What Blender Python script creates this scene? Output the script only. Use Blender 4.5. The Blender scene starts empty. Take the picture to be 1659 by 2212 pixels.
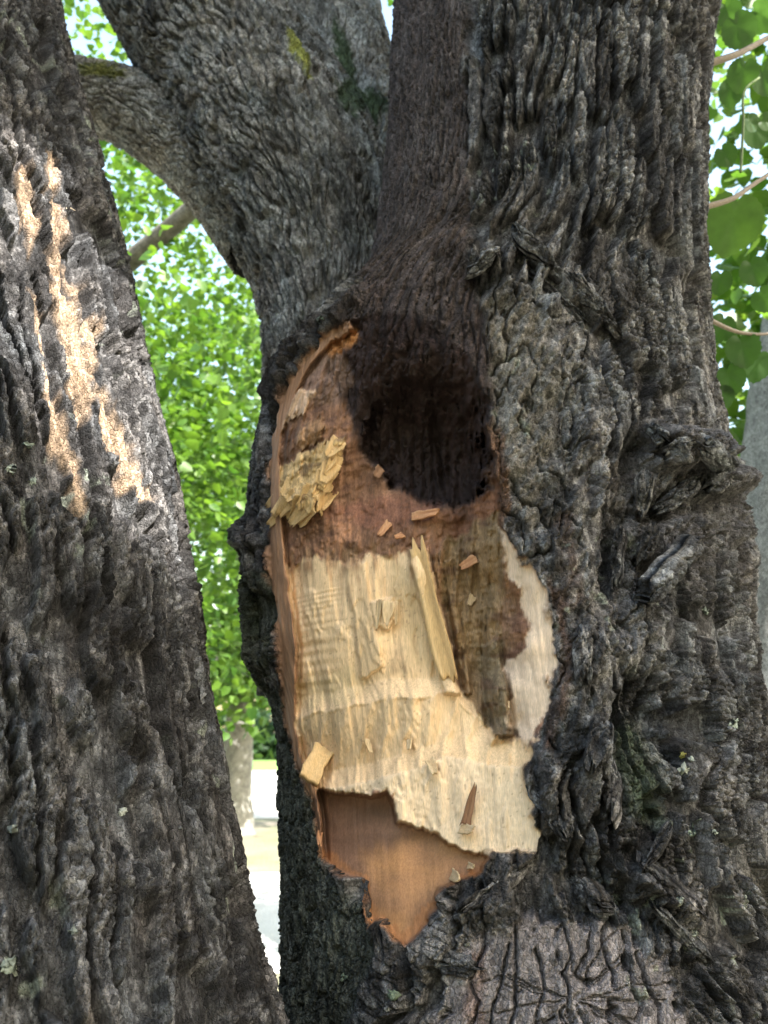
import bpy, math, random
import numpy as np
from mathutils import Vector, Matrix

# ------------------------------------------------------------------ camera, sky, sun, exposure
scene = bpy.context.scene
COL = scene.collection
F_REF, CX_REF, CY_REF = 1791.0, 829.5, 1106.0        # a 28 mm-equivalent phone lens on a 1659 x 2212 layout grid
PITCH = math.radians(15.9)
CAM = np.array([0.0, 0.0, 1.5])
cam_data = bpy.data.cameras.new('camera')
cam = bpy.data.objects.new('camera', cam_data)
COL.objects.link(cam)
cam.location = CAM
cam.rotation_euler = (math.radians(90) + PITCH, 0, 0)
cam_data.sensor_fit = 'VERTICAL'
cam_data.sensor_height = 24.0
cam_data.lens = 24.0 * F_REF / 2212.0
cam_data.clip_start = 0.05
cam_data.clip_end = 2000
cam_data.dof.use_dof = True
cam_data.dof.focus_distance = 1.14
cam_data.dof.aperture_fstop = cam_data.lens / 4.6
scene.camera = cam

SUN_EL, SUN_AZ = math.radians(44), math.radians(137)  # azimuth from +Y towards +X: behind the camera, to its right
S = np.array([math.cos(SUN_EL) * math.sin(SUN_AZ), math.cos(SUN_EL) * math.cos(SUN_AZ), math.sin(SUN_EL)])
world = bpy.data.worlds.new('World'); scene.world = world; world.use_nodes = True
wn = world.node_tree.nodes; wl = world.node_tree.links
sky = wn.new('ShaderNodeTexSky'); sky.sky_type = 'NISHITA'; sky.sun_disc = False
sky.sun_elevation = SUN_EL; sky.sun_rotation = SUN_AZ
sky.air_density = 2.0; sky.dust_density = 3.0; sky.ozone_density = 0.6
wl.new(sky.outputs[0], wn['Background'].inputs['Color'])
wn['Background'].inputs['Strength'].default_value = 0.15
sun_d = bpy.data.lights.new('sun', 'SUN'); sun_d.energy = 5.0; sun_d.angle = math.radians(0.53); sun_d.color = (1.0, 0.95, 0.88)
sun = bpy.data.objects.new('sun', sun_d); COL.objects.link(sun)
sun.rotation_euler = Vector(S).to_track_quat('Z', 'Y').to_euler()
scene.view_settings.view_transform = 'Standard'
scene.view_settings.look = 'None'
scene.view_settings.gamma = 1.0
scene.view_settings.use_curve_mapping = False
scene.view_settings.exposure = 2.05
scene.cycles.use_denoising = True
scene.cycles.max_bounces = 6
scene.cycles.transparent_max_bounces = 4

# ------------------------------------------------------------------ numpy noise
def _h(ix, iy, seed):
    n = (ix.astype(np.int64) * 374761393 + iy.astype(np.int64) * 668265263 + seed * 1442695041) & 0xFFFFFFFF
    n = ((n ^ (n >> 13)) * 1274126177) & 0xFFFFFFFF
    n = ((n ^ (n >> 16)) * 2246822519) & 0xFFFFFFFF
    return ((n ^ (n >> 15)) & 0xFFFFFF).astype(np.float32) / np.float32(16777216.0)

def vnoise(x, y, seed=0):
    x = np.asarray(x, np.float32); y = np.asarray(y, np.float32)
    ix = np.floor(x); iy = np.floor(y); fx = x - ix; fy = y - iy
    ix = ix.astype(np.int32); iy = iy.astype(np.int32)
    fx = fx * fx * (3 - 2 * fx); fy = fy * fy * (3 - 2 * fy)
    a = _h(ix, iy, seed); b = _h(ix + 1, iy, seed); c = _h(ix, iy + 1, seed); d = _h(ix + 1, iy + 1, seed)
    return ((a + (b - a) * fx) * (1 - fy) + (c + (d - c) * fx) * fy) * 2 - 1

def fbm(x, y, seed=0, octaves=4, gain=0.5):
    t = 0; a = 1.0; tot = 0
    for o in range(octaves):
        t = t + a * vnoise(x * 2 ** o + 17.3 * o, y * 2 ** o - 9.1 * o, seed + o); tot += a; a *= gain
    return t / tot

def voronoi(x, y, seed=0, jitter=0.9):
    x = np.asarray(x, np.float32); y = np.asarray(y, np.float32)
    ix = np.floor(x).astype(np.int32); iy = np.floor(y).astype(np.int32)
    f1 = np.full(x.shape, 9e9, np.float32); f2 = f1.copy(); cid = np.zeros(x.shape, np.int64)
    for dx in (-1, 0, 1):
        for dy in (-1, 0, 1):
            cx, cy = ix + dx, iy + dy
            qx = cx + 0.5 + jitter * (_h(cx, cy, seed) - 0.5); qy = cy + 0.5 + jitter * (_h(cx, cy, seed + 7) - 0.5)
            d = (qx - x) ** 2 + (qy - y) ** 2
            m = d < f1
            f2 = np.where(m, f1, np.minimum(f2, d)); f1 = np.where(m, d, f1)
            cid = np.where(m, (cx.astype(np.int64) + 5000) * 100000 + (cy.astype(np.int64) + 5000), cid)
    return np.sqrt(f1), np.sqrt(f2), cid

def sstep(a, b, x):
    t = np.clip((x - a) / (b - a), 0, 1)
    return t * t * (3 - 2 * t)

def rnd_of(cid, seed=0):
    return _h((cid % 100000).astype(np.int32), (cid // 100000).astype(np.int32), seed + 91)

# ------------------------------------------------------------------ layout helpers
cp, sp_ = math.cos(PITCH), math.sin(PITCH)
def project(P):
    d = P - CAM
    depth = d[..., 1] * cp + d[..., 2] * sp_
    up = -d[..., 1] * sp_ + d[..., 2] * cp
    return CX_REF + F_REF * d[..., 0] / depth, CY_REF - F_REF * up / depth, depth

def ray(px, py):
    u, v = (px - CX_REF) / F_REF, -(py - CY_REF) / F_REF
    return np.stack([np.asarray(u, float) + 0 * np.asarray(v), cp - v * sp_, sp_ + v * cp], -1)

def at(px, py, Y):
    d = ray(px, py)
    return CAM + d * (np.asarray(Y, float)[..., None] / d[..., 1:2])

def sdpoly(px, py, poly, margin=60):
    """signed distance to a polygon, positive inside"""
    poly = np.asarray(poly, np.float32)
    out = np.full(px.shape, -1e4, np.float32)
    lo = poly.min(0) - margin; hi = poly.max(0) + margin
    sel = (px > lo[0]) & (px < hi[0]) & (py > lo[1]) & (py < hi[1])
    x = px[sel].astype(np.float32); y = py[sel].astype(np.float32)
    d2 = np.full(x.shape, 1e9, np.float32); ins = np.zeros(x.shape, bool)
    n = len(poly)
    for i in range(n):
        ax, ay = poly[i]; bx, by = poly[(i + 1) % n]
        ex, ey = bx - ax, by - ay
        t = np.clip(((x - ax) * ex + (y - ay) * ey) / (ex * ex + ey * ey + 1e-9), 0, 1)
        d2 = np.minimum(d2, (x - ax - t * ex) ** 2 + (y - ay - t * ey) ** 2)
        if ay != by:
            ins ^= ((ay > y) != (by > y)) & (x < ex * (y - ay) / ey + ax)
    out[sel] = np.where(ins, 1, -1) * np.sqrt(d2)
    return out

# ------------------------------------------------------------------ materials
def new_mat(name):
    m = bpy.data.materials.new(name); m.use_nodes = True
    nt = m.node_tree
    return m, nt, nt.nodes['Principled BSDF'], nt.nodes['Material Output']

def surface_mat(name, fine, bump, rough, spec=0.3, var=0.5, stretch=(1, 1, 1), big=14.0, scaly=0.0):
    """albedo from the mesh's own colour attribute, broken up by object-space noise, with fine relief"""
    m, nt, b, out = new_mat(name)
    N = nt.nodes.new; L = nt.links.new
    at_ = N('ShaderNodeAttribute'); at_.attribute_name = 'col'
    tc = N('ShaderNodeTexCoord'); mp = N('ShaderNodeMapping'); mp.inputs['Scale'].default_value = stretch
    L(tc.outputs['Object'], mp.inputs['Vector'])
    n1 = N('ShaderNodeTexNoise'); n1.inputs['Scale'].default_value = fine; n1.inputs['Detail'].default_value = 6; n1.inputs['Roughness'].default_value = 0.65
    L(mp.outputs[0], n1.inputs['Vector'])
    n2 = N('ShaderNodeTexNoise'); n2.inputs['Scale'].default_value = big; n2.inputs['Detail'].default_value = 4
    L(mp.outputs[0], n2.inputs['Vector'])
    r1 = N('ShaderNodeMapRange'); r1.inputs['From Min'].default_value = 0.25; r1.inputs['From Max'].default_value = 0.75
    r1.inputs['To Min'].default_value = 1 - var; r1.inputs['To Max'].default_value = 1 + var
    L(n1.outputs['Fac'], r1.inputs['Value'])
    r2 = N('ShaderNodeMapRange'); r2.inputs['From Min'].default_value = 0.3; r2.inputs['From Max'].default_value = 0.7
    r2.inputs['To Min'].default_value = 1 - var * 0.45; r2.inputs['To Max'].default_value = 1 + var * 0.45
    L(n2.outputs['Fac'], r2.inputs['Value'])
    mu = N('ShaderNodeMath'); mu.operation = 'MULTIPLY'; L(r1.outputs[0], mu.inputs[0]); L(r2.outputs[0], mu.inputs[1])
    height = n1.outputs['Fac']
    if scaly:
        # small cracked scales: their own greys and hairline gaps
        nd = N('ShaderNodeTexNoise'); nd.inputs['Scale'].default_value = 90; nd.inputs['Detail'].default_value = 3; L(mp.outputs[0], nd.inputs['Vector'])
        ad = N('ShaderNodeVectorMath'); ad.operation = 'MULTIPLY_ADD'; ad.inputs[1].default_value = (0.012, 0.012, 0.012)
        L(nd.outputs['Color'], ad.inputs[0]); L(mp.outputs[0], ad.inputs[2])
        sc_ = N('ShaderNodeVectorMath'); sc_.operation = 'MULTIPLY'; sc_.inputs[1].default_value = (1, 1, 0.6); L(ad.outputs[0], sc_.inputs[0])
        vc = N('ShaderNodeTexVoronoi'); vc.inputs['Scale'].default_value = 170; L(sc_.outputs[0], vc.inputs['Vector'])
        ve = N('ShaderNodeTexVoronoi'); ve.feature = 'DISTANCE_TO_EDGE'; ve.inputs['Scale'].default_value = 170; L(sc_.outputs[0], ve.inputs['Vector'])
        rv = N('ShaderNodeMapRange'); rv.inputs['To Min'].default_value = 1 - scaly; rv.inputs['To Max'].default_value = 1 + scaly; L(vc.outputs['Color'], rv.inputs['Value'])
        m2 = N('ShaderNodeMath'); m2.operation = 'MULTIPLY'; L(mu.outputs[0], m2.inputs[0]); L(rv.outputs[0], m2.inputs[1]); mu = m2
        re = N('ShaderNodeMapRange'); re.inputs['From Max'].default_value = 0.12; re.inputs['To Max'].default_value = 0.6; L(ve.outputs['Distance'], re.inputs['Value'])
        sm_ = N('ShaderNodeMath'); sm_.operation = 'ADD'; L(n1.outputs['Fac'], sm_.inputs[0]); L(re.outputs[0], sm_.inputs[1]); height = sm_.outputs[0]
    vm = N('ShaderNodeVectorMath'); vm.operation = 'SCALE'; L(at_.outputs['Color'], vm.inputs[0]); L(mu.outputs[0], vm.inputs['Scale'])
    L(vm.outputs[0], b.inputs['Base Color'])
    b.inputs['Roughness'].default_value = rough
    b.inputs['Specular IOR Level'].default_value = spec
    bp = N('ShaderNodeBump'); bp.inputs['Strength'].default_value = 1.0; bp.inputs['Distance'].default_value = bump
    L(height, bp.inputs['Height']); L(bp.outputs[0], b.inputs['Normal'])
    return m

def leaf_mat(name):
    m, nt, b, out = new_mat(name)
    N = nt.nodes.new; L = nt.links.new
    at_ = N('ShaderNodeAttribute'); at_.attribute_name = 'col'
    tc = N('ShaderNodeTexCoord'); n1 = N('ShaderNodeTexNoise'); n1.inputs['Scale'].default_value = 40
    L(tc.outputs['Object'], n1.inputs['Vector'])
    r1 = N('ShaderNodeMapRange'); r1.inputs['To Min'].default_value = 0.75; r1.inputs['To Max'].default_value = 1.25
    L(n1.outputs['Fac'], r1.inputs['Value'])
    vm = N('ShaderNodeVectorMath'); vm.operation = 'SCALE'; L(at_.outputs['Color'], vm.inputs[0]); L(r1.outputs[0], vm.inputs['Scale'])
    L(vm.outputs[0], b.inputs['Base Color']); b.inputs['Roughness'].default_value = 0.45
    tr = N('ShaderNodeBsdfTranslucent')
    g = N('ShaderNodeVectorMath'); g.operation = 'MULTIPLY'; g.inputs[1].default_value = (1.4, 1.4, 0.7); L(vm.outputs[0], g.inputs[0])
    L(g.outputs[0], tr.inputs['Color'])
    mx = N('ShaderNodeMixShader'); mx.inputs[0].default_value = 0.5
    L(b.outputs[0], mx.inputs[1]); L(tr.outputs[0], mx.inputs[2]); L(mx.outputs[0], out.inputs['Surface'])
    return m

M_BARK = surface_mat('bark', 340, 0.0038, 0.85, 0.25, 0.7, scaly=0.58)
M_WOOD = surface_mat('bare_wood', 460, 0.0012, 0.7, 0.25, 0.26, (1, 1, 0.14), 30)
M_DARKWOOD = surface_mat('decayed_wood', 330, 0.0014, 0.75, 0.25, 0.5, (1, 1, 0.25), 22)
M_OLDWOOD = surface_mat('old_wood', 420, 0.0010, 0.6, 0.3, 0.28, (1, 1, 0.3), 30)
M_LICHEN = surface_mat('lichen', 500, 0.001, 0.95, 0.1, 0.4)
M_LEAF = leaf_mat('leaf')
M_TWIG = surface_mat('twig', 200, 0.0006, 0.7, 0.3, 0.35)

def ground_mat(name, c1, c2, scale, bump):
    m, nt, b, out = new_mat(name)
    N = nt.nodes.new; L = nt.links.new
    tc = N('ShaderNodeTexCoord'); n1 = N('ShaderNodeTexNoise'); n1.inputs['Scale'].default_value = scale; n1.inputs['Detail'].default_value = 8
    L(tc.outputs['Object'], n1.inputs['Vector'])
    cr = N('ShaderNodeValToRGB'); cr.color_ramp.elements[0].position = 0.38; cr.color_ramp.elements[1].position = 0.62
    cr.color_ramp.elements[0].color = (*c1, 1); cr.color_ramp.elements[1].color = (*c2, 1)
    L(n1.outputs['Fac'], cr.inputs['Fac']); L(cr.outputs[0], b.inputs['Base Color']); b.inputs['Roughness'].default_value = 0.95
    bp = N('ShaderNodeBump'); bp.inputs['Distance'].default_value = bump; n2 = N('ShaderNodeTexNoise'); n2.inputs['Scale'].default_value = scale * 30
    L(tc.outputs['Object'], n2.inputs['Vector']); L(n2.outputs['Fac'], bp.inputs['Height']); L(bp.outputs[0], b.inputs['Normal'])
    return m
M_GRASSY = ground_mat('dry_grassy_dirt', (0.21, 0.175, 0.135), (0.135, 0.14, 0.075), 0.8, 0.03)
M_GRAVEL = ground_mat('pale_gravel', (0.42, 0.40, 0.36), (0.52, 0.50, 0.46), 1.5, 0.02)
M_FIELD = ground_mat('crop_field', (0.10, 0.19, 0.035), (0.14, 0.23, 0.05), 0.5, 0.05)

# ------------------------------------------------------------------ objects
def make_mesh(name, V, Q, col=None, mat=None, normals=None, parent=None, smooth=True):
    V = np.asarray(V, np.float32); Q = np.asarray(Q, np.int32)
    me = bpy.data.meshes.new(name)
    k = Q.shape[1]
    me.vertices.add(len(V)); me.vertices.foreach_set('co', V.ravel())
    me.loops.add(Q.size); me.loops.foreach_set('vertex_index', Q.ravel())
    me.polygons.add(len(Q)); me.polygons.foreach_set('loop_start', np.arange(0, Q.size, k, dtype=np.int32))
    me.update(calc_edges=True)
    if smooth: me.polygons.foreach_set('use_smooth', np.ones(len(Q), bool))
    if col is not None:
        a = me.attributes.new('col', 'FLOAT_COLOR', 'POINT')
        c4 = np.ones((len(V), 4), np.float32); c4[:, :3] = col
        a.data.foreach_set('color', c4.ravel())
    if normals is not None:
        me.normals_split_custom_set_from_vertices(np.asarray(normals, np.float32).tolist())
    if mat: me.materials.append(mat)
    o = bpy.data.objects.new(name, me); COL.objects.link(o)
    if parent: o.parent = parent
    return o

def thing(name, label, cat, loc=(0, 0, 0), group=None):
    o = bpy.data.objects.new(name, None); COL.objects.link(o); o.empty_display_size = 0.2
    o.location = loc; o['label'] = label; o['category'] = cat
    if group: o['group'] = group
    return o

def tag(o, label, cat, group=None):
    o['label'] = label; o['category'] = cat
    if group: o['group'] = group
    return o

def sub_mesh(name, G, faces, mat, parent):
    """a mesh of its own from some of a grid's faces, keeping the grid's normals"""
    used, inv = np.unique(faces, return_inverse=True)
    return make_mesh(name, G['P'][used], inv.reshape(faces.shape), G['col'][used], mat, G['N'][used], parent)

def grid_faces(nr, nc, closed):
    i = np.arange(nr - 1)[:, None]; j = np.arange(nc if closed else nc - 1)[None, :]
    j2 = (j + 1) % nc
    return np.stack([i * nc + j, i * nc + j2, (i + 1) * nc + j2, (i + 1) * nc + j], -1).reshape(-1, 4).astype(np.int32)

def grid_normals(P, closed):
    du = np.roll(P, -1, 1) - np.roll(P, 1, 1)
    if not closed:
        du[:, 0] = P[:, 1] - P[:, 0]; du[:, -1] = P[:, -1] - P[:, -2]
    dv = np.gradient(P, axis=0)
    n = np.cross(du, dv)
    return n / (np.linalg.norm(n, axis=-1, keepdims=True) + 1e-12)

def theta_cols(n_front, n_back, half=math.radians(104), w0=0.42, lo=None):
    lo = -half if lo is None else lo
    t = np.linspace(lo, half, 2000)
    w = w0 + (1 - w0) * np.clip(np.cos(t), 0, 1)
    c = np.cumsum(w); c = (c - c[0]) / (c[-1] - c[0])
    front = np.interp(np.linspace(0, 1, n_front), c, t)
    back = np.linspace(half, 2 * math.pi + lo, n_back + 2)[1:-1]
    return np.concatenate([front, back]).astype(np.float32)

# ------------------------------------------------------------------ bark relief
def bark(s, z, seed, w=0.038, l=0.2, depth=0.022, open_=0.3, blocks=1.0, fissure=1.0, warp=1.0, floor_=1.0):
    """relief of ridged bark on arc length s and height z: (height, plate id, distance to the furrow, flake tone)"""
    s0 = s + warp * (1.0 * w * fbm(s / (5 * w), z / (1.1 * l), seed + 1, 2) + 0.16 * w * fbm(s / (1.2 * w), z / (0.25 * l), seed + 2, 2))
    z0 = z + warp * 0.22 * l * fbm(s / (0.9 * w), z / (0.7 * l), seed + 3, 2)
    jag = w * 0.16 * fbm(s / (0.3 * w), z / 0.012, seed + 4, 3)
    f1, f2, cid = voronoi((s0 + jag) / w, z0 / l, seed + 5)
    e = f2 - f1
    gap = open_ * np.clip(0.6 + 2.3 * fbm(s / (1.8 * w), z / (0.45 * l), seed + 6, 2), 0.25, 2.8)
    plate = np.clip((e - gap) / 0.11, 0, 1) ** 0.6
    r = rnd_of(cid, seed)
    under = 0.0035 * fbm(s / 0.005, z / 0.03, seed + 8, 3) + 0.004 * fbm(s / 0.02, z / 0.02, seed + 9, 2)
    g1, g2, c2 = voronoi((s0 + 0.8 * jag) / (0.40 * w), z0 / (0.30 * l) + 0.3 * vnoise(s / w, z / 0.03, seed + 10), seed + 11)
    fm = fissure * sstep(-0.4, 0.2, fbm(s / (1.5 * w), z / (0.5 * l), seed + 7, 2))
    top = 0.0045 * (r - 0.5) + fm * (0.0030 * (rnd_of(c2, seed + 3) - 0.5) - 0.0055 * (1 - sstep(0.02, 0.17, g2 - g1)))
    h = depth * plate + under * floor_ * (1 - plate) + top * plate
    # cross-checking: short blocks with thin horizontal cracks
    cr = 0.3 * fbm(s / 0.010, z / 0.010, seed + 20, 2)
    b1, b2, c3 = voronoi(s0 / max(0.36 * w, 0.012) + cr, z / 0.0125 + cr + 0.4 * fbm(s / 0.02, z / 0.03, seed + 21, 2), seed + 13, 0.75)
    bm = (0.25 + 0.75 * sstep(-0.3, 0.1, fbm(s / (2.0 * w), z / (0.6 * l), seed + 14, 2))) * blocks * plate
    r3 = rnd_of(c3, seed + 4)
    h = h - bm * 0.0042 * (1 - sstep(0.03, 0.26, b2 - b1)) + bm * 0.0030 * (r3 - 0.5)
    # small scales, then grain
    t = fbm(s / 0.014, z / 0.022, seed + 15, 4, 0.6) * 3.0
    ft = np.floor(t)
    h = h + 0.0016 * (ft + sstep(0.75, 1.0, t - ft)) * (0.5 + 0.5 * plate)
    h = h + 0.0011 * fbm(s / 0.0035, z / 0.007, seed + 16, 2) + 0.0025 * fbm(s / 0.06, z / 0.14, seed + 17, 2)
    tone = 0.40 * (rnd_of(c2, seed + 5) - 0.5) * fm + 0.70 * (r3 - 0.5) * bm + 0.50 * (_h(ft.astype(np.int32), (cid % 997).astype(np.int32), seed + 6) - 0.5)
    return h - 0.7 * depth, cid, np.where(plate > 0.3, e + 0.05, 0.0), tone

def bark_colour(s, z, cid, seed, base, pale, dark, tone=0):
    """weathered greys and browns, by plate, by flake and by patch"""
    r = rnd_of(cid, seed + 31)[..., None]
    n = fbm(s / 0.08, z / 0.15, seed + 32, 3)[..., None]
    n2 = fbm(s / 0.010, z / 0.022, seed + 33, 4)[..., None]
    v = 0.6 * n + 1.0 * n2 + 0.4 * (r - 0.5) + 1.3 * np.asarray(tone)[..., None]
    c = np.asarray(base) + (np.asarray(pale) - np.asarray(base)) * sstep(-0.02, 0.72, v)
    c = c + (np.asarray(dark) - c) * sstep(0.05, 0.85, -v)
    warm = fbm(s / 0.05, z / 0.09, seed + 34, 3)[..., None]
    return c * (1 + np.array([0.12, 0.02, -0.06]) * warm)

def spline(ts, pts, t):
    """smooth interpolation of control rows (Catmull-Rom on non-uniform knots)"""
    ts = np.asarray(ts, float); pts = np.asarray(pts, float)
    m = np.gradient(pts, ts, axis=0)
    i = np.clip(np.searchsorted(ts, t) - 1, 0, len(ts) - 2)
    h = (ts[i + 1] - ts[i]); u = ((t - ts[i]) / h)
    if pts.ndim > 1: u = u[:, None]; h = h[:, None]
    return ((2 * u**3 - 3 * u**2 + 1) * pts[i] + (u**3 - 2 * u**2 + u) * h * m[i]
            + (-2 * u**3 + 3 * u**2) * pts[i + 1] + (u**3 - u**2) * h * m[i + 1])

def pieces(faces):
    """the separate pieces of a set of faces, largest first"""
    used, inv = np.unique(faces, return_inverse=True)
    f = inv.reshape(faces.shape); lab = np.arange(len(used))
    while True:
        m = lab[f].min(1)
        new = lab.copy()
        for c in range(f.shape[1]): np.minimum.at(new, f[:, c], m)
        new = new[new]
        if (new == lab).all(): break
        lab = new
    fl = lab[f[:, 0]]
    ids, n = np.unique(fl, return_counts=True)
    return [faces[fl == i] for i in ids[np.argsort(-n)]]

def plates_of(G, faces, prefix, parent, mask, most=290, min_faces=40):
    """cut the plates out of a grid: each becomes an object of its own; the furrows stay behind"""
    v0 = faces[:, 0]
    fid = G['cid'][v0]; ok = (G['e'][v0] > 0) & (G['e'][faces[:, 2]] > 0) & mask[v0]
    rest = faces[~ok]
    f = faces[ok]; k = fid[ok]
    o = np.argsort(k, kind='stable'); f = f[o]; k = k[o]
    cuts = np.flatnonzero(np.diff(k)) + 1
    groups = np.split(f, cuts)
    groups.sort(key=len, reverse=True)
    keep = [g for g in groups if len(g) >= min_faces][:most]
    small = [g for g in groups if len(g) < min_faces] + [g for g in groups if len(g) >= min_faces][most:]
    for g in keep:
        pc = pieces(g)
        sub_mesh(prefix, G, pc[0], M_BARK, parent); small += pc[1:]
    return np.concatenate([rest] + small) if small else rest

# ------------------------------------------------------------------ a stem from an axis with radii
def stem_grid(ctrl, rows, n_front, n_back, seed, bark_kw, colours, extra=None, lo=None):
    """ctrl: (px, py, distance, half width px) along the axis, bottom first"""
    c = np.asarray(ctrl, float)
    P3 = at(c[:, 0], c[:, 1], c[:, 2])
    _, _, dep = project(P3)
    rad = c[:, 3] / F_REF * dep
    ts = np.concatenate([[0], np.cumsum(np.linalg.norm(np.diff(P3, axis=0), axis=1))])
    t = np.linspace(0, ts[-1], rows)
    A = spline(ts, P3, t); R = spline(ts, rad, t)
    T = np.gradient(A, axis=0); T /= np.linalg.norm(T, axis=1, keepdims=True)
    Fv = CAM - A; Fv -= (Fv * T).sum(1, keepdims=True) * T; Fv /= np.linalg.norm(Fv, axis=1, keepdims=True)
    Sd = np.cross(T, Fv)
    th = theta_cols(n_front, n_back, lo=lo)
    ct, st = np.cos(th)[None, :, None], np.sin(th)[None, :, None]
    Nn = ct * Fv[:, None, :] + st * Sd[:, None, :]
    base = A[:, None, :] + R[:, None, None] * Nn
    s = th[None, :] * np.mean(R) + 0 * t[:, None]; z = t[:, None] + 0 * th[None, :]
    h, cid, e, tone = bark(s, z, seed, **bark_kw)
    col = bark_colour(s, z, cid, seed, *colours, tone)
    px, py, _ = project(base)
    if extra is not None:
        h, col, e = extra(h, col, e, s, z, px, py)
    P = base + h[..., None] * Nn
    N = grid_normals(P, True)
    if (N * Nn).sum() < 0: N = -N; fl = True
    else: fl = False
    fc = grid_faces(rows, len(th), True)
    if fl: fc = fc[:, ::-1]
    G = dict(P=P.reshape(-1, 3), N=N.reshape(-1, 3), col=col.reshape(-1, 3), cid=cid.ravel(), e=e.ravel(),
             front=np.repeat((np.abs(th) < math.radians(100))[None, :], rows, 0).ravel())
    return G, fc

def screen_index(G, step=3.0):
    """nearest visible grid vertex for every spot of the layout, to set small things on a surface"""
    px, py, d = project(G['P'])
    W, H = int(1659 / step) + 1, int(2212 / step) + 1
    ix = (px / step).astype(int); iy = (py / step).astype(int)
    ok = (ix >= 0) & (ix < W) & (iy >= 0) & (iy < H) & (d > 0)
    k = np.flatnonzero(ok)
    k = k[np.argsort(-d[k])]
    buf = np.full((H, W), -1, np.int64)
    buf[iy[k], ix[k]] = k
    def look(x, y):
        jx, jy = int(x / step), int(y / step)
        for r_ in range(2, 9):
            w = buf[max(0, jy - r_):jy + r_ + 1, max(0, jx - r_):jx + r_ + 1]
            w = w[w >= 0]
            if len(w):
                w = w[d[w] < d[w].min() + 0.14]
                i = w[np.argmin((px[w] - x) ** 2 + (py[w] - y) ** 2)]
                return G['P'][i].copy(), G['N'][i].copy()
        return None
    return look

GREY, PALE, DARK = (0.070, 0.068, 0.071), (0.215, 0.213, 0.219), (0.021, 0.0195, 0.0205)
#MAIN

# ================================================================== the wounded tree
tree = thing('wounded_tree', 'big old rough-barked tree with a pale hacked-out wound in its trunk', 'tree', (0.25, 1.7, 0))

EDGE_L = np.array([(-700, 880), (0, 852), (300, 840), (500, 817), (600, 797), (650, 775), (700, 725), (750, 675), (800, 634), (850, 600), (900, 575), (1000, 550), (1100, 540), (1200, 538), (1300, 545), (1400, 555), (1480, 572), (1540, 590), (1600, 599), (1700, 604), (1800, 606), (1900, 609), (2000, 609), (2212, 606), (2500, 560)], float)
EDGE_R = np.array([(-700, 1650), (0, 1588), (100, 1566), (300, 1535), (600, 1530), (800, 1540), (900, 1552), (1000, 1574), (1100, 1598), (1250, 1616), (1400, 1632), (1500, 1645), (1600, 1662), (1800, 1700), (2000, 1740), (2212, 1790), (2500, 1850)], float)

rows_py = np.concatenate([np.linspace(-650, -70, 26)[:-1], np.linspace(-70, 2280, 1030), np.linspace(2280, 2500, 12)[1:]])
n_r = len(rows_py)
Lp = np.interp(rows_py, EDGE_L[:, 0], EDGE_L[:, 1]); Rp = np.interp(rows_py, EDGE_R[:, 0], EDGE_R[:, 1])
ker = np.hanning(41); ker /= ker.sum()
Lp = np.convolve(np.pad(Lp, 20, mode='edge'), ker, 'valid'); Rp = np.convolve(np.pad(Rp, 20, mode='edge'), ker, 'valid')
Yf = np.interp(rows_py, [-650, 0, 700, 1500, 1900, 2212, 2500], [1.36, 1.30, 1.27, 1.23, 1.20, 1.15, 1.10])
elev = PITCH - np.arctan((rows_py - CY_REF) / F_REF)
r_row = np.full(n_r, 0.42); cx_row = np.zeros(n_r)
for _ in range(8):
    cy_row = Yf + r_row
    ztan = np.tan(elev)
    kf = (cp + ztan * sp_) / F_REF
    aL = np.arctan((Lp - CX_REF) * kf); aR = np.arctan((Rp - CX_REF) * kf)
    D = cy_row / np.cos((aL + aR) / 2)
    r_row = D * np.sin((aR - aL) / 2); cx_row = cy_row * np.tan((aL + aR) / 2)
z_row = CAM[2] + cy_row * np.tan(elev)
# the root flare, down to the ground
zb = np.linspace(z_row[-1], -0.12, 30)[1:]
fl = 1 + 0.35 * ((z_row[-1] - zb) / z_row[-1]) ** 1.5
z_row = np.concatenate([z_row, zb]); r_row = np.concatenate([r_row, r_row[-1] * fl])
cx_row = np.concatenate([cx_row, np.full(len(zb), cx_row[-1])]); cy_row = np.concatenate([cy_row, np.full(len(zb), cy_row[-1])])
n_r = len(z_row)
th = theta_cols(540, 30)
toward = np.arctan2(-cx_row, -cy_row)                       # direction of the camera from the axis, per row
ang = toward[:, None] - th[None, :]
Nn = np.stack([np.sin(ang), np.cos(ang), 0 * ang], -1).astype(np.float64)
base = np.stack([cx_row[:, None] + r_row[:, None] * Nn[..., 0], cy_row[:, None] + r_row[:, None] * Nn[..., 1], z_row[:, None] + 0 * ang], -1)
px, py, _ = project(base)
frontm = (np.abs(th) < math.radians(100))[None, :] & (z_row[:, None] > 0.6)
px = np.where(frontm, px, -5000.0).astype(np.float32); py = np.where(frontm, py, -5000.0).astype(np.float32)
s = (-th[None, :] * 0.44 + 0 * z_row[:, None]).astype(np.float32)
z = (z_row[:, None] + 0 * th[None, :]).astype(np.float32)

# ragged copies of the layout coordinates, so that no border is a clean line
wx = fbm(px / 26, py / 34, 501, 4); wy = fbm(px / 24, py / 30, 502, 4)
fray = fbm(px / 5.0, py / 90, 503, 3)
pxw, pyw = px + 16 * wx, py + 14 * wy + 9 * fray

def soft(poly, feather=8, ragged=True, margin=60):
    d = sdpoly(pxw if ragged else px, pyw if ragged else py, poly, margin + feather)
    return sstep(-feather, feather, d)

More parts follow.
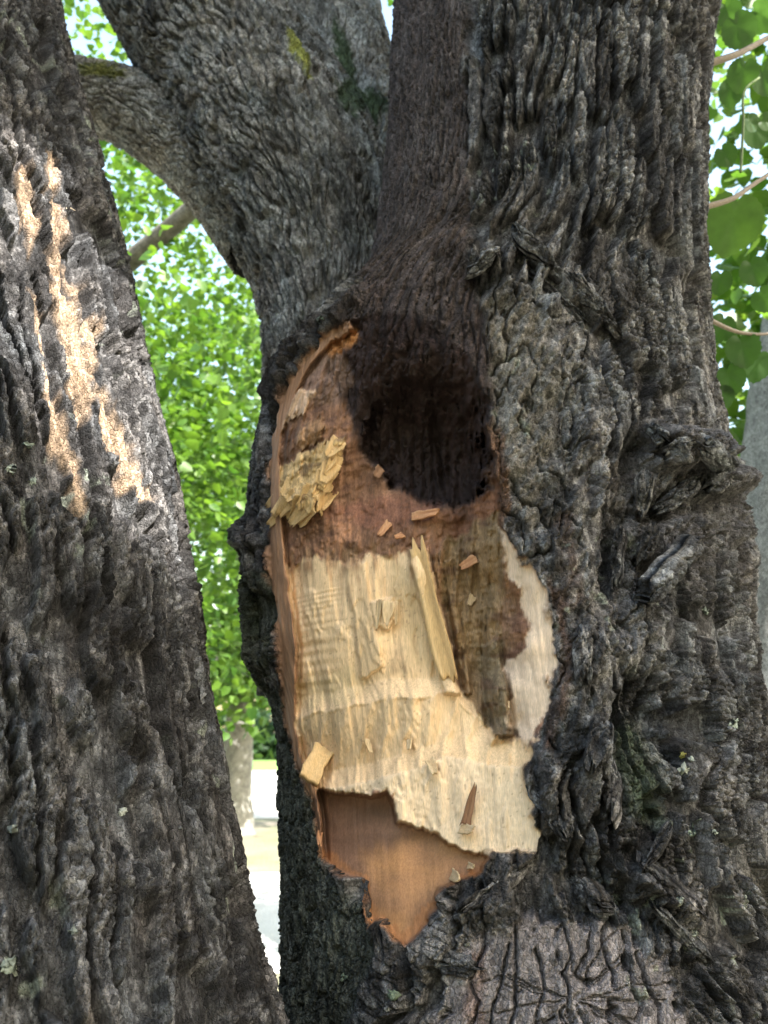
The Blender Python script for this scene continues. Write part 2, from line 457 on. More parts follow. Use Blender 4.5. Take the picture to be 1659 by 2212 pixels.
# ---- kinds of bark over the trunk
W_FIB = soft([(835, -300), (1000, -300), (1005, 200), (1012, 420), (1012, 560), (1040, 660), (1060, 800), (1075, 980), (1070, 1080), (900, 1100), (700, 900), (650, 800), (770, 640), (800, 500)], 12)
W_RGH = soft([(1015, 600), (1110, 600), (1200, 640), (1290, 730), (1270, 860), (1290, 1050), (1260, 1250), (1330, 1420), (1330, 1600), (1180, 1620), (1195, 1300), (1070, 1150), (1060, 900), (1040, 720)], 22)
W_BRL = soft([(1390, 900), (1500, 900), (1600, 960), (1640, 1060), (1600, 1180), (1500, 1260), (1420, 1400), (1330, 1420), (1300, 1250), (1330, 1080)], 30)
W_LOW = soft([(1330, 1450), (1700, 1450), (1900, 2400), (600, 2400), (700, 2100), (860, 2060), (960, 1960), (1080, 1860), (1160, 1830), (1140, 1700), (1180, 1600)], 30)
W_MOS = soft([(500, 1480), (640, 1500), (690, 1750), (700, 1880), (790, 1960), (810, 2060), (720, 2300), (500, 2400)], 16)

# diagonal ridges that sweep down round the old branch collar
dxc, dyc = (px - 1075) / 120, (py - 640) / 120
push = np.exp(-np.clip(dxc ** 2 + dyc ** 2, 0, 30))
s_b = s - 0.085 * push * dxc
h1, cid1, e1, tone1 = bark(s_b, z, 100, w=0.036, l=0.24, depth=0.030, open_=0.22, blocks=1.3)
hF, cidF, eF, toneF = bark(s, z, 200, w=0.015, l=0.17, depth=0.010, open_=0.16, blocks=0.1, fissure=1.2)
# scaly bark: overlapping flakes, no ridges
def scales(seed, sx, sz, n, step):
    q = fbm((s + 0.25 * (z - 1.8)) / sx, z / sz, seed, 4, 0.55) * n; f_ = np.floor(q)
    return step * (f_ + sstep(0.72, 1.0, q - f_)), f_
q1, f1_ = scales(301, 0.035, 0.060, 4.5, 0.0050); q2, f2_ = scales(311, 0.013, 0.022, 3.5, 0.0030)
crk = np.exp(-(fbm(s / 0.03, z / 0.07, 321, 3) / 0.035) ** 2)
hR = q1 + q2 - 0.016 * crk + 0.006 * fbm(s / 0.02, z / 0.03, 322, 3) + 0.0015 * fbm(s / 0.004, z / 0.005, 323, 2)
toneR = 0.5 * (_h(f1_.astype(np.int32), f2_.astype(np.int32), 331) - 0.5) + 0.4 * fbm(s / 0.008, z / 0.012, 332, 3)
# low down the plates are broad, and run round the wound and the old stub
flow = 0.09 * fbm(s / 0.34, z / 0.34, 401, 2) + 0.02 * fbm(s / 0.11, z / 0.11, 402, 2)
hL, cidL, eL, toneL = bark(s + flow, z + 0.6 * flow, 400, w=0.040, l=0.17, depth=0.031, open_=0.22, blocks=1.2, fissure=1.0, warp=1.5)
hM, cidM, eM, toneM = bark(s, z, 450, w=0.014, l=0.06, depth=0.010, open_=0.14, blocks=0.4)
hB = 0.016 * fbm(s / 0.035, z / 0.03, 471, 4) + 0.010 * np.abs(fbm(s / 0.010, z / 0.010, 472, 3)) + hR
h = h1; tone = tone1
h = h + (hL - h) * W_LOW; tone = tone + (toneL - tone) * W_LOW
h = h + (hR - h) * W_RGH; tone = tone + (toneR - tone) * W_RGH
h = h + (hB - h) * W_BRL
h = h + (hF - h) * W_FIB; tone = tone + (toneF - tone) * W_FIB
h = h + (hM - h) * W_MOS
lowm = W_LOW > 0.5
cid = np.where(lowm, cidL + 7 * 10 ** 9, cid1); e = np.where(lowm, eL, e1)
plate_zone = (W_RGH < 0.4) & (W_FIB < 0.4) & (W_MOS < 0.4) & (W_BRL < 0.4) & frontm

# ---- lumps and pockets of the burl and of the callus round the wound
def lump(x, y, rx, ry, amp, rot=0.0, p=2.0):
    c_, s_2 = math.cos(rot), math.sin(rot)
    dx, dy = (pxw - x), (pyw - y)
    u = (dx * c_ + dy * s_2) / rx; v = (-dx * s_2 + dy * c_) / ry
    return amp * np.exp(-np.clip((u * u + v * v), 0, 30) ** (p / 2))
for a in [(1475, 975, 62, 40, 0.055, 0.1, 3), (1420, 945, 28, 22, 0.03), (1555, 1040, 34, 30, 0.05, 0, 3), (1520, 1000, 60, 50, 0.02),
          (1380, 990, 34, 70, -0.05, 0.15), (1345, 1190, 26, 90, -0.085, 0.08), (1440, 1100, 55, 40, -0.04, -0.6), (1430, 1250, 80, 60, -0.035),
          (1400, 1510, 60, 70, -0.06), (1420, 1620, 70, 80, -0.03), (1600, 1180, 40, 90, 0.02),
          (1250, 1600, 30, 70, 0.02), (1290, 1640, 26, 90, 0.025, 0.1), (1345, 1640, 22, 60, -0.03),
          (1290, 1420, 30, 60, 0.02), (1180, 1690, 30, 60, 0.022), (1210, 1760, 30, 70, 0.018, -0.4), (1250, 1850, 120, 26, -0.02, 0.5), (1380, 1900, 130, 14, 0.03, 0.62), (1350, 1950, 120, 18, -0.03, 0.55),
          (1050, 1960, 90, 30, 0.016, -0.3), (1130, 2010, 60, 30, 0.016), (950, 2060, 60, 35, 0.015), (1250, 2010, 160, 22, -0.015, 0.1),
          (535, 1160, 40, 34, 0.035), (550, 1290, 30, 120, 0.022), (560, 1430, 24, 60, 0.02),
          (1060, 570, 50, 26, 0.02, 0.5), (1090, 640, 60, 60, 0.022), (1150, 760, 60, 140, 0.014), (1030, 620, 26, 40, -0.02)]:
    h = h + lump(*a)

SCAR0 = [(985, 2040), (1060, 2010), (1150, 1990), (1250, 1985), (1340, 2000), (1420, 2060), (1470, 2180), (1500, 2300), (930, 2300), (960, 2140)]
# the thick rolled lip of bark over the wound's upper shoulder
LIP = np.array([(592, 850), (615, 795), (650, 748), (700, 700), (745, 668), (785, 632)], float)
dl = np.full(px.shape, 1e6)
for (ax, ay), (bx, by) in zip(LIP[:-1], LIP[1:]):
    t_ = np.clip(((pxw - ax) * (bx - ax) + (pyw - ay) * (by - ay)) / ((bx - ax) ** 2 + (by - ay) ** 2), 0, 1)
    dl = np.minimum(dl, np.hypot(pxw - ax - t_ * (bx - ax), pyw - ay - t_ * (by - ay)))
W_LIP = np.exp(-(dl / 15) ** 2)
h = h + 0.024 * W_LIP
# ---- colour of the bark
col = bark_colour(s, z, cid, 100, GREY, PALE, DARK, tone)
def paint(poly, c, feather=8, amount=1.0, ragged=True):
    global col
    w = (soft(poly, feather, ragged) * amount)[..., None]
    col = col + (np.asarray(c, np.float32) - col) * w
def tint(W, c, amp=0.5):
    global col
    n = np.clip(1 + amp * fbm(s / 0.006, z / 0.05, 601, 3), 0.3, 1.9)[..., None]
    col = col + (np.asarray(c) * n - col) * W[..., None]
tint(W_FIB * 0.85, (0.072, 0.056, 0.054))
tint(W_FIB * sstep(450, 800, py + 60 * wy) * 0.8, (0.036, 0.024, 0.023))
tint(W_MOS * 0.8, (0.070, 0.080, 0.066))
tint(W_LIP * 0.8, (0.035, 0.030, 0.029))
tint(W_BRL * 0.5, (0.085, 0.08, 0.085))
col = col * (1 - 0.30 * (W_LOW * (1 - soft(SCAR0, 20))))[..., None]  # shade on the lower bark, put into its colour; the stub is spared
# pale, scaly flank below the collar; rusty streaks by the wound; thin green algae low down
tint(soft([(1040, 640), (1160, 660), (1210, 800), (1190, 1000), (1150, 1150), (1080, 1000), (1065, 800)], 20) * 0.45, (0.23, 0.21, 0.185))
tint(soft([(1060, 900), (1085, 930), (1100, 1080), (1090, 1150), (1070, 1100)], 8) * 0.75, (0.17, 0.09, 0.055))
tint(soft([(1195, 1120), (1235, 1100), (1260, 1290), (1225, 1330)], 12) * 0.3, (0.13, 0.075, 0.055))
tint(soft([(1180, 1230), (1230, 1300), (1240, 1450), (1200, 1600), (1165, 1640), (1200, 1500), (1212, 1350)], 8) * 0.6, (0.10, 0.060, 0.046))
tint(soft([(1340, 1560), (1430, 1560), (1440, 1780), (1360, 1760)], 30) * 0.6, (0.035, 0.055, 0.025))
tint(soft([(530, 1240), (600, 1240), (590, 1500), (540, 1480)], 10) * 0.6, (0.045, 0.055, 0.028))

# ---- the wound: outline, depth and wood
WOUND = [(752, 690), (700, 722), (655, 775), (618, 830), (592, 890), (580, 960), (574, 1060), (576, 1160), (582, 1260), (600, 1380), (606, 1470), (614, 1560), (632, 1640), (668, 1720), (684, 1790), (690, 1850), (720, 1880), (775, 1905), (790, 1950), (800, 2008), (822, 1985), (840, 2008), (868, 2052), (900, 2030), (930, 1975), (952, 1920), (985, 1905), (1045, 1890), (1062, 1850), (1110, 1842), (1166, 1846),
         (1164, 1790), (1142, 1720), (1134, 1670), (1152, 1625), (1172, 1575), (1192, 1540), (1188, 1480), (1204, 1400), (1190, 1330), (1180, 1270), (1150, 1222), (1112, 1206), (1098, 1160), (1084, 1120), (1068, 1040), (1060, 960), (1050, 860), (1010, 760), (930, 690), (840, 670)]
rg = 7 + 12 * sstep(1000, 1080, px)
sd = sdpoly(px + rg * wx, py + rg * wy, WOUND, 90)
in_w = sstep(-3, 9, sd)
top_open = sstep(930, 690, py + 40 * wy) * sstep(745, 830, px + 20 * wx)            # towards the stem above, the hollow fades in without an edge
CTRL = np.array([  # layout x, y, depth in cm below the trunk's surface
 (640, 800, 1.6), (690, 750, 2.4), (750, 715, 2.5), (605, 900, 1.6), (640, 880, 2.4), (700, 840, 4.0), (760, 800, 6), (820, 760, 6), (900, 720, 4.0), (960, 730, 3.4), (1010, 800, 4.0),
 (600, 1000, 1.8), (640, 980, 2.6), (690, 980, 3.6), (735, 960, 4.6), (770, 980, 9.5), (830, 900, 12), (900, 860, 13), (970, 870, 12), (1030, 900, 7), (1045, 980, 7), (860, 970, 12), (930, 980, 15), (1000, 990, 14), (930, 1045, 14), (1000, 1045, 13), (1035, 1060, 10),
 (840, 1060, 13), (770, 1060, 10.5), (700, 1080, 6.0), (650, 1070, 3.4), (600, 1100, 2.0), (640, 1140, 4.4), (700, 1150, 6.2), (800, 1150, 8), (880, 1110, 9), (945, 1110, 9.5), (1000, 1130, 12.5), (1050, 1150, 9.5), (1080, 1170, 5),
 (604, 1200, 2.2), (640, 1250, 4.6), (720, 1250, 6.4), (820, 1250, 7.6), (900, 1250, 8.4), (960, 1280, 11), (1015, 1280, 13), (1060, 1260, 11), (1095, 1250, 6), (1150, 1270, 2.6), (1180, 1330, 2.0),
 (622, 1400, 2.4), (650, 1400, 4.8), (720, 1400, 6.4), (820, 1400, 7.8), (900, 1420, 9.2), (970, 1420, 11.5), (1030, 1420, 14), (1070, 1450, 12.5), (1095, 1480, 7), (1105, 1330, 7.5), (1135, 1400, 3.8), (1180, 1420, 2.2),
 (632, 1490, 2.6), (655, 1490, 5.4), (750, 1490, 7.6), (850, 1490, 8.8), (930, 1490, 9.8), (1000, 1510, 11), (1060, 1560, 12.5), (1105, 1590, 9.5), (1140, 1560, 4.6), (1170, 1540, 2.6),
 (640, 1600, 4.6), (680, 1600, 7.2), (760, 1600, 8.2), (860, 1590, 8.8), (960, 1590, 9.2), (1050, 1610, 9.0), (1110, 1630, 8.0), (1140, 1610, 6.2),
 (665, 1680, 6.0), (700, 1680, 8.6), (780, 1670, 9.4), (860, 1660, 9.4), (960, 1640, 8.8), (1060, 1650, 8.2), (1120, 1660, 7.6),
 (700, 1760, 8.0), (780, 1760, 9.0), (860, 1760, 9.0), (960, 1760, 8.0), (1060, 1760, 7.0), (1140, 1760, 6.0), (1150, 1830, 5.6),
 (700, 1850, 6.2), (780, 1850, 7.4), (880, 1850, 7.4), (980, 1860, 6.6), (1060, 1860, 6.2), (820, 1940, 5.8), (900, 1930, 5.8), (870, 2010, 5.2)], float)
def rbf(cx, cy, cv, qx, qy, eps=1.0):
    d = np.hypot(cx[:, None] - cx[None], cy[:, None] - cy[None])
    n = len(cx)
    A = np.zeros((n + 3, n + 3)); A[:n, :n] = d + 6.0 * np.eye(n)
    A[:n, n] = A[n, :n] = 1; A[:n, n + 1] = A[n + 1, :n] = cx; A[:n, n + 2] = A[n + 2, :n] = cy
    w = np.linalg.solve(A, np.concatenate([cv, [0, 0, 0]]))
    out = w[n] + w[n + 1] * qx + w[n + 2] * qy
    for i in range(n):
        out = out + w[i] * np.hypot(qx - cx[i], qy - cy[i])
    return out
sel = in_w > 0
qx, qy = px[sel].astype(np.float64), py[sel].astype(np.float64)
dep = np.zeros(px.shape)
dep[sel] = rbf(CTRL[:, 0], CTRL[:, 1], CTRL[:, 2] / 100, qx + 5 * wx[sel], qy + 5 * wy[sel])
# the two chopped treads: everything below each line stands nearer
def below(line, feather):
    line = np.asarray(line, float)
    spike = 10 * fray + 7 * fbm(px / 3.2, py / 200, 511, 2)
    ly = np.interp(px + 5 * wx, line[:, 0], line[:, 1]) + spike
    return sstep(-feather, feather, py - ly)
L1_ = [(560, 1566), (640, 1550), (700, 1541), (780, 1528), (860, 1512), (930, 1502), (975, 1502), (1005, 1540), (1040, 1562), (1070, 1590), (1110, 1610), (1150, 1600), (1200, 1585)]
L2_ = [(560, 1704), (690, 1700), (730, 1697), (790, 1686), (850, 1672), (900, 1652), (960, 1638), (1010, 1640), (1060, 1650), (1200, 1660)]
def tread(line, rise, seed, reach):
    line = np.asarray(line, float)
    d = py - (np.interp(px + 5 * wx, line[:, 0], line[:, 1]) + 3 * fray + 2.5 * fbm(px / 4.2, py / 60, seed, 2) + 13 * fbm(px / 70, py / 400, seed + 3, 2))
    up = np.clip((d + rise) / rise, 0, 1)                       # the sloping top of the tread
    return up ** 1.3 * (1 - 0.45 * sstep(0, reach, d)), sstep(-4, 4, d)
T1a, T1 = tread(L1_, 44, 511, 120)
T2a, T2 = tread(L2_, 40, 513, 150)
dep = dep - 0.030 * T1a - 0.034 * T2a * (0.45 + 0.55 * sstep(930, 850, px))
# below the second tread the old wood lies further in, under a sharp lip
BROWN = [(690, 1706), (720, 1708), (765, 1716), (800, 1722), (838, 1716), (850, 1740), (856, 1776), (892, 1786), (945, 1800), (965, 1826), (1000, 1840), (1060, 1846), (1100, 1860), (1060, 1900), (990, 1930), (930, 2000), (880, 2070), (780, 2060), (760, 1940), (660, 1860), (660, 1740)]
spx = px + 5 * wx; spy = py + 8 * wy + 3 * fbm(px / 4.0, py / 200, 512, 2) * (1 + 1.5 * fbm(px / 30, py / 200, 514, 2)) + 9 * fbm(px / 38, py / 60, 515, 3)
W_BRW = sstep(-3, 4, sdpoly(spx, spy, BROWN, 30)) * in_w
dep = dep + W_BRW * (0.036 * sstep(1960, 1710, py) + 0.004)
# torn upper flakes stand out of the hollow's left wall
FLAKES = [[(600, 1012), (640, 990), (690, 958), (748, 944), (738, 985), (716, 1030), (704, 1058), (668, 1106), (640, 1096), (606, 1104)],
          [(612, 1040), (650, 1012), (700, 985), (735, 978), (712, 1032), (668, 1104), (640, 1098), (612, 1092)],
          [(640, 1062), (690, 1028), (716, 1022), (700, 1058), (668, 1106), (642, 1096)],
          [(604, 900), (640, 852), (684, 838), (668, 868), (652, 900), (626, 908), (608, 926)],
          [(640, 925), (690, 900), (705, 930), (684, 950), (655, 975), (640, 960)],
          [(612, 960), (650, 935), (668, 960), (650, 990), (620, 1000)]]
for f_, up in zip(FLAKES, (0.012, 0.009, 0.008, 0.010, 0.009, 0.006)):
    dep = dep - up * sstep(-2, 3, sdpoly(pxw, pyw + 5 * fray, f_, 30))
PIT = [(800, 880), (860, 820), (930, 800), (1000, 830), (1038, 920), (1040, 1050), (1005, 1090), (945, 1086), (880, 1060), (830, 1032), (795, 985)]
pn = fbm(px / 9, py / 8, 591, 3)
sdp = sdpoly(px + 30 * wx + 10 * fray + 8 * pn, py + 34 * wy + 12 * pn, PIT, 90)
W_PIT = sstep(-7, 9, sdp) * sstep(760, 1010, py + 40 * wy)
dep = dep + 0.055 * W_PIT
# fibre relief: long tears on fresh wood, ripples along the left face, rough rot in the hollow
fib = fbm(s / 0.0035, z / 0.11, 521, 3); fib2 = fbm(s / 0.012, z / 0.16, 522, 3)
rot_ = fbm(s / 0.011, z / 0.03, 523, 4)
rt = fbm(s / 0.028, z / 0.022, 533, 4) * 3.5; rfl = np.floor(rt)
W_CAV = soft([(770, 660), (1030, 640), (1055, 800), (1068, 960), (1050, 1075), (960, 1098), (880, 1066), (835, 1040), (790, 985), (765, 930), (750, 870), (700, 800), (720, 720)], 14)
W_DEEPF = soft([(930, 1190), (1080, 1100), (1088, 1300), (1088, 1450), (1112, 1600), (1060, 1600), (1000, 1500), (960, 1320)], 8)
W_CREAM = soft([(612, 1222), (690, 1206), (760, 1216), (800, 1200), (850, 1206), (880, 1182), (925, 1182), (950, 1300), (985, 1480), (1000, 1500), (1040, 1560), (1090, 1600), (1150, 1615), (1170, 1640), (1160, 1720), (1180, 1790), (1180, 1850), (1100, 1850), (980, 1834), (945, 1802), (858, 1784), (850, 1716), (690, 1708), (655, 1665), (642, 1550), (644, 1400), (622, 1290)], 5)
W_PALE = soft([(1076, 1132), (1092, 1150), (1114, 1192), (1118, 1212), (1150, 1216), (1170, 1240), (1196, 1300), (1204, 1400), (1192, 1480), (1188, 1540), (1158, 1570), (1160, 1600), (1130, 1620), (1112, 1592), (1100, 1540), (1112, 1500), (1090, 1450), (1098, 1430), (1136, 1400), (1146, 1350), (1126, 1300), (1130, 1262), (1090, 1240), (1086, 1200)], 4)
dep = dep + 0.0020 * fib * (1 - 0.6 * W_CREAM) * (1 - 0.55 * W_BRW) + 0.005 * fib2 * (1 - W_CREAM * 0.75) * (1 - 0.85 * W_BRW) + W_CAV * (0.012 * rot_) + (1 - W_CREAM) * (1 - W_CAV) * (1 - W_PALE) * (1 - W_BRW) * (0.007 * rot_ + 0.0030 * (rfl + sstep(0.75, 1.0, rt - rfl)))
slv = fbm((s + 0.12 * (z - 1.7)) / 0.016, z / 0.30, 524, 3) * 3.2; slf = np.floor(slv)
dep = dep + W_DEEPF * (0.0075 * (slf + sstep(0.8, 1.0, slv - slf)) + 0.002 * fib)
leftface = W_CREAM * sstep(760, 690, px) * sstep(1520, 1480, py)
dep = dep + leftface * 0.0016 * np.sin(2 * math.pi * (z + 0.02 * s) / (0.0125 + 0.004 * np.round(2 * vnoise(z * 9, s * 0, 525)))) * (0.4 + vnoise(s / 0.04, z / 0.05, 526) ** 2)
# scallops of the blade between the treads, chopped stairs of broken fibre elsewhere
sc = np.abs(np.sin((px + 0.22 * (py - 1600) + 12 * wx) / 46 * math.pi))
dep = dep + W_CREAM * T1 * (1 - T2) * 0.006 * sc
facet = fbm((s + 0.05 * (z - 1.6)) / 0.030, z / 0.22, 527, 3) * 3.4
ff = np.floor(facet)
dep = dep + W_CREAM * 0.0030 * (ff + sstep(0.8, 1.0, facet - ff))
chip = fbm(s / 0.016, z / 0.03, 529, 3) * 2.2
fch = np.floor(chip)
dep = dep + (W_CREAM * sstep(0.1, 0.5, fbm(s / 0.06, z / 0.06, 531, 2)) * 0.0028 * (fch + sstep(0.7, 1.0, chip - fch)))
dep = dep + W_CREAM * T2 * 0.0012 * fbm(s / 0.005, z / 0.006, 528, 3)
# a raised plank of torn fibre left of the deep groove, with a broken top
for pl_, up in (([(880, 1186), (902, 1176), (926, 1184), (952, 1300), (985, 1440), (996, 1500), (960, 1500), (930, 1400), (900, 1280)], 0.020),
                ([(958, 1215), (976, 1205), (990, 1300), (1010, 1430), (1020, 1500), (1000, 1500), (985, 1400)], 0.016),
                ([(1040, 1395), (1075, 1380), (1090, 1450), (1108, 1590), (1070, 1590), (1050, 1500)], 0.02),
                ([(800, 1300), (850, 1290), (856, 1340), (840, 1362), (812, 1352)], 0.010),
                ([(745, 1225), (790, 1212), (800, 1300), (830, 1440), (780, 1470), (762, 1330)], 0.007)):
    dep = dep - up * sstep(-2, 3, sdpoly(px + 5 * wx, py + 5 * fray, pl_, 30)) * in_w
# the orange-brown strip of inner bark that lines the cut on its left, and a narrow groove beside it
RIM = [(760, 690), (700, 722), (655, 775), (618, 830), (592, 890), (578, 960), (570, 1060), (572, 1160), (580, 1260), (596, 1380), (602, 1470), (612, 1560), (630, 1640), (664, 1720), (680, 1790), (686, 1850), (700, 1858), (698, 1780), (686, 1710), (654, 1640), (640, 1570), (640, 1480), (642, 1400), (628, 1290), (614, 1200), (606, 1100), (604, 1000), (612, 915), (640, 850), (672, 790), (715, 738), (764, 712)]
sdr = sdpoly(px + 4 * wx, py, RIM, 30)
W_RIM = sstep(-2, 4, sdr) * in_w
dep = dep * (1 - W_RIM) + W_RIM * (0.008 + 0.005 * fbm(s / 0.01, z / 0.04, 530, 3) + 0.003 * fib)
dep = dep + 0.012 * np.exp(-((sdr + 6) / 4.0) ** 2) * in_w * sstep(560, 600, px) * (px > 600)
dep = np.clip(dep, 0.001, 0.30)

h_bark = h
disp_in = dep * np.where(px > 745, sstep(-3, 9, sd), in_w) * (1 - top_open)
fz = np.clip(W_CAV + top_open, 0, 1)
h_out = h_bark * (1 - in_w) + in_w * hF * fz

# colours of the wood
tint(in_w * (1 - top_open) * (1 - W_CAV), (0.19, 0.10, 0.060))
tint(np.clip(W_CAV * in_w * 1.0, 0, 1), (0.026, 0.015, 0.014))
tint(soft([(640, 790), (690, 760), (745, 745), (760, 820), (720, 880), (660, 860), (630, 850)], 14) * in_w * 0.8, (0.21, 0.135, 0.105))
tint(soft([(728, 712), (758, 705), (772, 735), (748, 760), (710, 770), (704, 742)], 8) * in_w * 0.9, (0.42, 0.19, 0.075))
tint(soft([(690, 1100), (850, 1070), (950, 1090), (940, 1120), (840, 1150), (720, 1140)], 14) * in_w * 0.6, (0.20, 0.085, 0.055))
tint(soft([(700, 1120), (760, 1120), (770, 1190), (700, 1180)], 14) * in_w * 0.7, (0.32, 0.16, 0.09))
tint(soft([(960, 1110), (1075, 1060), (1080, 1200), (1000, 1230)], 12) * in_w * 0.7, (0.20, 0.09, 0.05))
tint(W_DEEPF * in_w, (0.17, 0.10, 0.055))
tint(W_DEEPF * in_w * sstep(0.2, 0.6, _h(slf.astype(np.int32), 0 * slf.astype(np.int32), 77)) * 0.7, (0.25, 0.17, 0.09))
tint(soft([(1030, 1390), (1085, 1390), (1112, 1590), (1060, 1590)], 10) * in_w * 0.8, (0.20, 0.155, 0.10))
tint(W_CREAM * in_w, (0.70, 0.505, 0.31), 0.14)
tint(soft([(640, 1480), (760, 1440), (800, 1490), (760, 1520), (645, 1535)], 10) * W_CREAM * in_w * 0.4, (0.50, 0.39, 0.21), 0.15)
tint(soft([(850, 1210), (940, 1250), (985, 1480), (950, 1490), (880, 1400), (850, 1300)], 10) * W_CREAM * in_w * 0.6, (0.50, 0.36, 0.20), 0.25)
tint(soft([(820, 1360), (870, 1350), (900, 1460), (850, 1470)], 14) * W_CREAM * in_w * 0.6 * sstep(-0.1, 0.5, fbm(s / 0.01, z / 0.02, 541, 3)), (0.30, 0.20, 0.12))
tint(soft([(560, 1190), (860, 1180), (850, 1225), (760, 1235), (620, 1240)], 16) * in_w * sstep(-0.2, 0.4, fib2) * 0.8, (0.30, 0.18, 0.10))
tint(W_CREAM * T2 * in_w * 0.7, (0.76, 0.60, 0.43), 0.10)
tint(W_PALE * in_w, (0.68, 0.52, 0.39), 0.2)
tint(soft([(1085, 1250), (1118, 1290), (1112, 1370), (1090, 1440), (1080, 1350)], 7) * in_w * 0.9, (0.24, 0.14, 0.085))
tint(soft(FLAKES[0], 4) * in_w, (0.54, 0.37, 0.18))
tint(soft(FLAKES[3], 4) * in_w, (0.58, 0.40, 0.28))
tint(soft(FLAKES[4], 4) * in_w * 0.5, (0.42, 0.25, 0.13))
tint(soft([(604, 1050), (640, 1050), (650, 1110), (606, 1108)], 6) * in_w, (0.56, 0.41, 0.24))
st_ = sstep(0.05, 0.45, fbm(s / 0.007, z / 0.06, 581, 3) + 0.5 * fbm(s / 0.05, z / 0.02, 582, 2)) * sstep(1330, 1215, py) * W_CREAM * in_w
tint(0.75 * st_, (0.34, 0.20, 0.11), 0.2)
st2 = sstep(0.1, 0.5, fbm(s / 0.03, z / 0.012, 583, 3)) * in_w * (1 - W_CAV) * (1 - W_CREAM) * (1 - W_BRW) * (1 - W_PALE)
tint(0.6 * st2, (0.09, 0.045, 0.032), 0.3)
tint(W_RIM, (0.30, 0.165, 0.095))
mb = np.clip(1 + 0.5 * fbm(s / 0.10, z / 0.022 + 0.3 * wx, 555, 3), 0.4, 1.6)[..., None]
col = col + (np.array([0.185, 0.10, 0.062]) * mb - col) * W_BRW[..., None]
tint(soft([(790, 1850), (900, 1810), (1060, 1830), (1080, 1870), (980, 1890), (900, 1960), (860, 2060), (800, 1990)], 30) * W_BRW * 0.85 * np.clip(0.75 + 0.8 * fbm(s / 0.10, z / 0.03, 556, 3), 0, 1), (0.42, 0.215, 0.09), 0.06)
tint(soft([(690, 1850), (780, 1900), (800, 2010), (868, 2055), (930, 1975), (985, 1910), (1066, 1880), (1060, 1848), (990, 1890), (920, 1950), (870, 2010), (820, 1970), (790, 1900), (700, 1830)], 5) * in_w * 0.75, (0.36, 0.16, 0.065))
spk = sstep(0.55, 0.7, fbm(s / 0.004, z / 0.005, 551, 2))          # specks of dust and frass on the fresh wood
col = col + (np.array([0.22, 0.13, 0.08]) - col) * (spk * 0.5 * W_CREAM * in_w)[..., None]

# ---- the old sawn stub low on the trunk: grey, checked from its heart
SCAR = [(985, 2040), (1060, 2010), (1150, 1990), (1250, 1985), (1340, 2000), (1420, 2060), (1470, 2180), (1500, 2300), (930, 2300), (960, 2140)]
W_SCR = sstep(-14, 10, sdpoly(px + 30 * wx, py + 34 * wy, SCAR, 90)) * sstep(-0.75, -0.35, fbm(px / 40, py / 40, 599, 3))
sx_, sy_ = px - 1240, (py - 2165) * 1.1
ra = np.hypot(sx_, sy_); an = np.arctan2(sy_, sx_) + 0.12 * fbm(px / 60, py / 60, 560, 3)
crng = np.random.default_rng(9)
crk_ = np.zeros(px.shape)
def crack(pts_, w0, amp):
    global crk_
    pts_ = np.asarray(pts_, float); d_ = np.full(px.shape, 1e6, np.float32)
    qx_, qy_ = px + 7 * wx, py + 7 * wy
    m_ = (np.abs(px - 1220) < 340) & (py > 1930)
    x_, y_ = qx_[m_], qy_[m_]; dm = np.full(x_.shape, 1e6)
    for (ax, ay), (bx, by) in zip(pts_[:-1], pts_[1:]):
        ex, ey = bx - ax, by - ay
        t_ = np.clip(((x_ - ax) * ex + (y_ - ay) * ey) / (ex * ex + ey * ey), 0, 1)
        dm = np.minimum(dm, np.hypot(x_ - ax - t_ * ex, y_ - ay - t_ * ey))
    crk_[m_] = np.maximum(crk_[m_], amp * np.exp(-(dm / w0) ** 2))
for k_ in range(30):                                  # checks that run out from the stub's heart
    a_ = crng.uniform(-math.pi, math.pi); r0_, r1_ = crng.uniform(8, 60), crng.uniform(70, 190)
    pts_ = [(1240 + r_ * math.cos(a_ + crng.normal(0, 0.05)) * 1.15, 2160 + r_ * math.sin(a_ + crng.normal(0, 0.05))) for r_ in np.linspace(r0_, r1_, 5)]
    crack(pts_, crng.uniform(1.4, 2.8), crng.uniform(0.3, 0.8))
for x0_, x1_, y0_ in ((1045, 1010, 2010), (1085, 1050, 2040), (1120, 1105, 2000), (1165, 1150, 2050), (1345, 1390, 2010), (1390, 1450, 2060), (1300, 1360, 1990), (1215, 1235, 1985), (1270, 1262, 1990)):
    ys_ = np.linspace(y0_, y0_ + crng.uniform(140, 290), 7); crack([(x0_ + (x1_ - x0_) * (y_ - y0_) / 250 + crng.normal(0, 7), y_) for y_ in ys_], crng.uniform(2.2, 4.5), 1.0)
qs = fbm(px / 26, py / 70, 569, 3) * 2.5
hS = 0.001 - 0.016 * crk_ + 0.004 * fbm(px / 60, py / 120, 564, 3) + 0.0014 * fbm(px / 4, py / 14, 565, 3) + 0.0018 * np.floor(qs)
h_out = h_out + (hS - h_out) * W_SCR
tint(W_SCR * 0.85, (0.19, 0.172, 0.182), 0.3)
W_SCRc = W_SCR > 0.55
tint(W_SCR * soft([(1010, 2060), (1050, 2050), (1040, 2300), (1000, 2300)], 10) * 0.6, (0.22, 0.15, 0.135))

# lichen specks over the bark
lic = sstep(0.42, 0.55, fbm(s / 0.02, z / 0.025, 571, 4)) * sstep(0.0, 0.4, fbm(s / 0.2, z / 0.25, 572, 2)) * (1 - in_w) * (1 - W_FIB)
col = col + (np.array([0.27, 0.30, 0.25]) - col) * (0.7 * lic)[..., None]
col = np.clip(col, 0.004, 0.9)

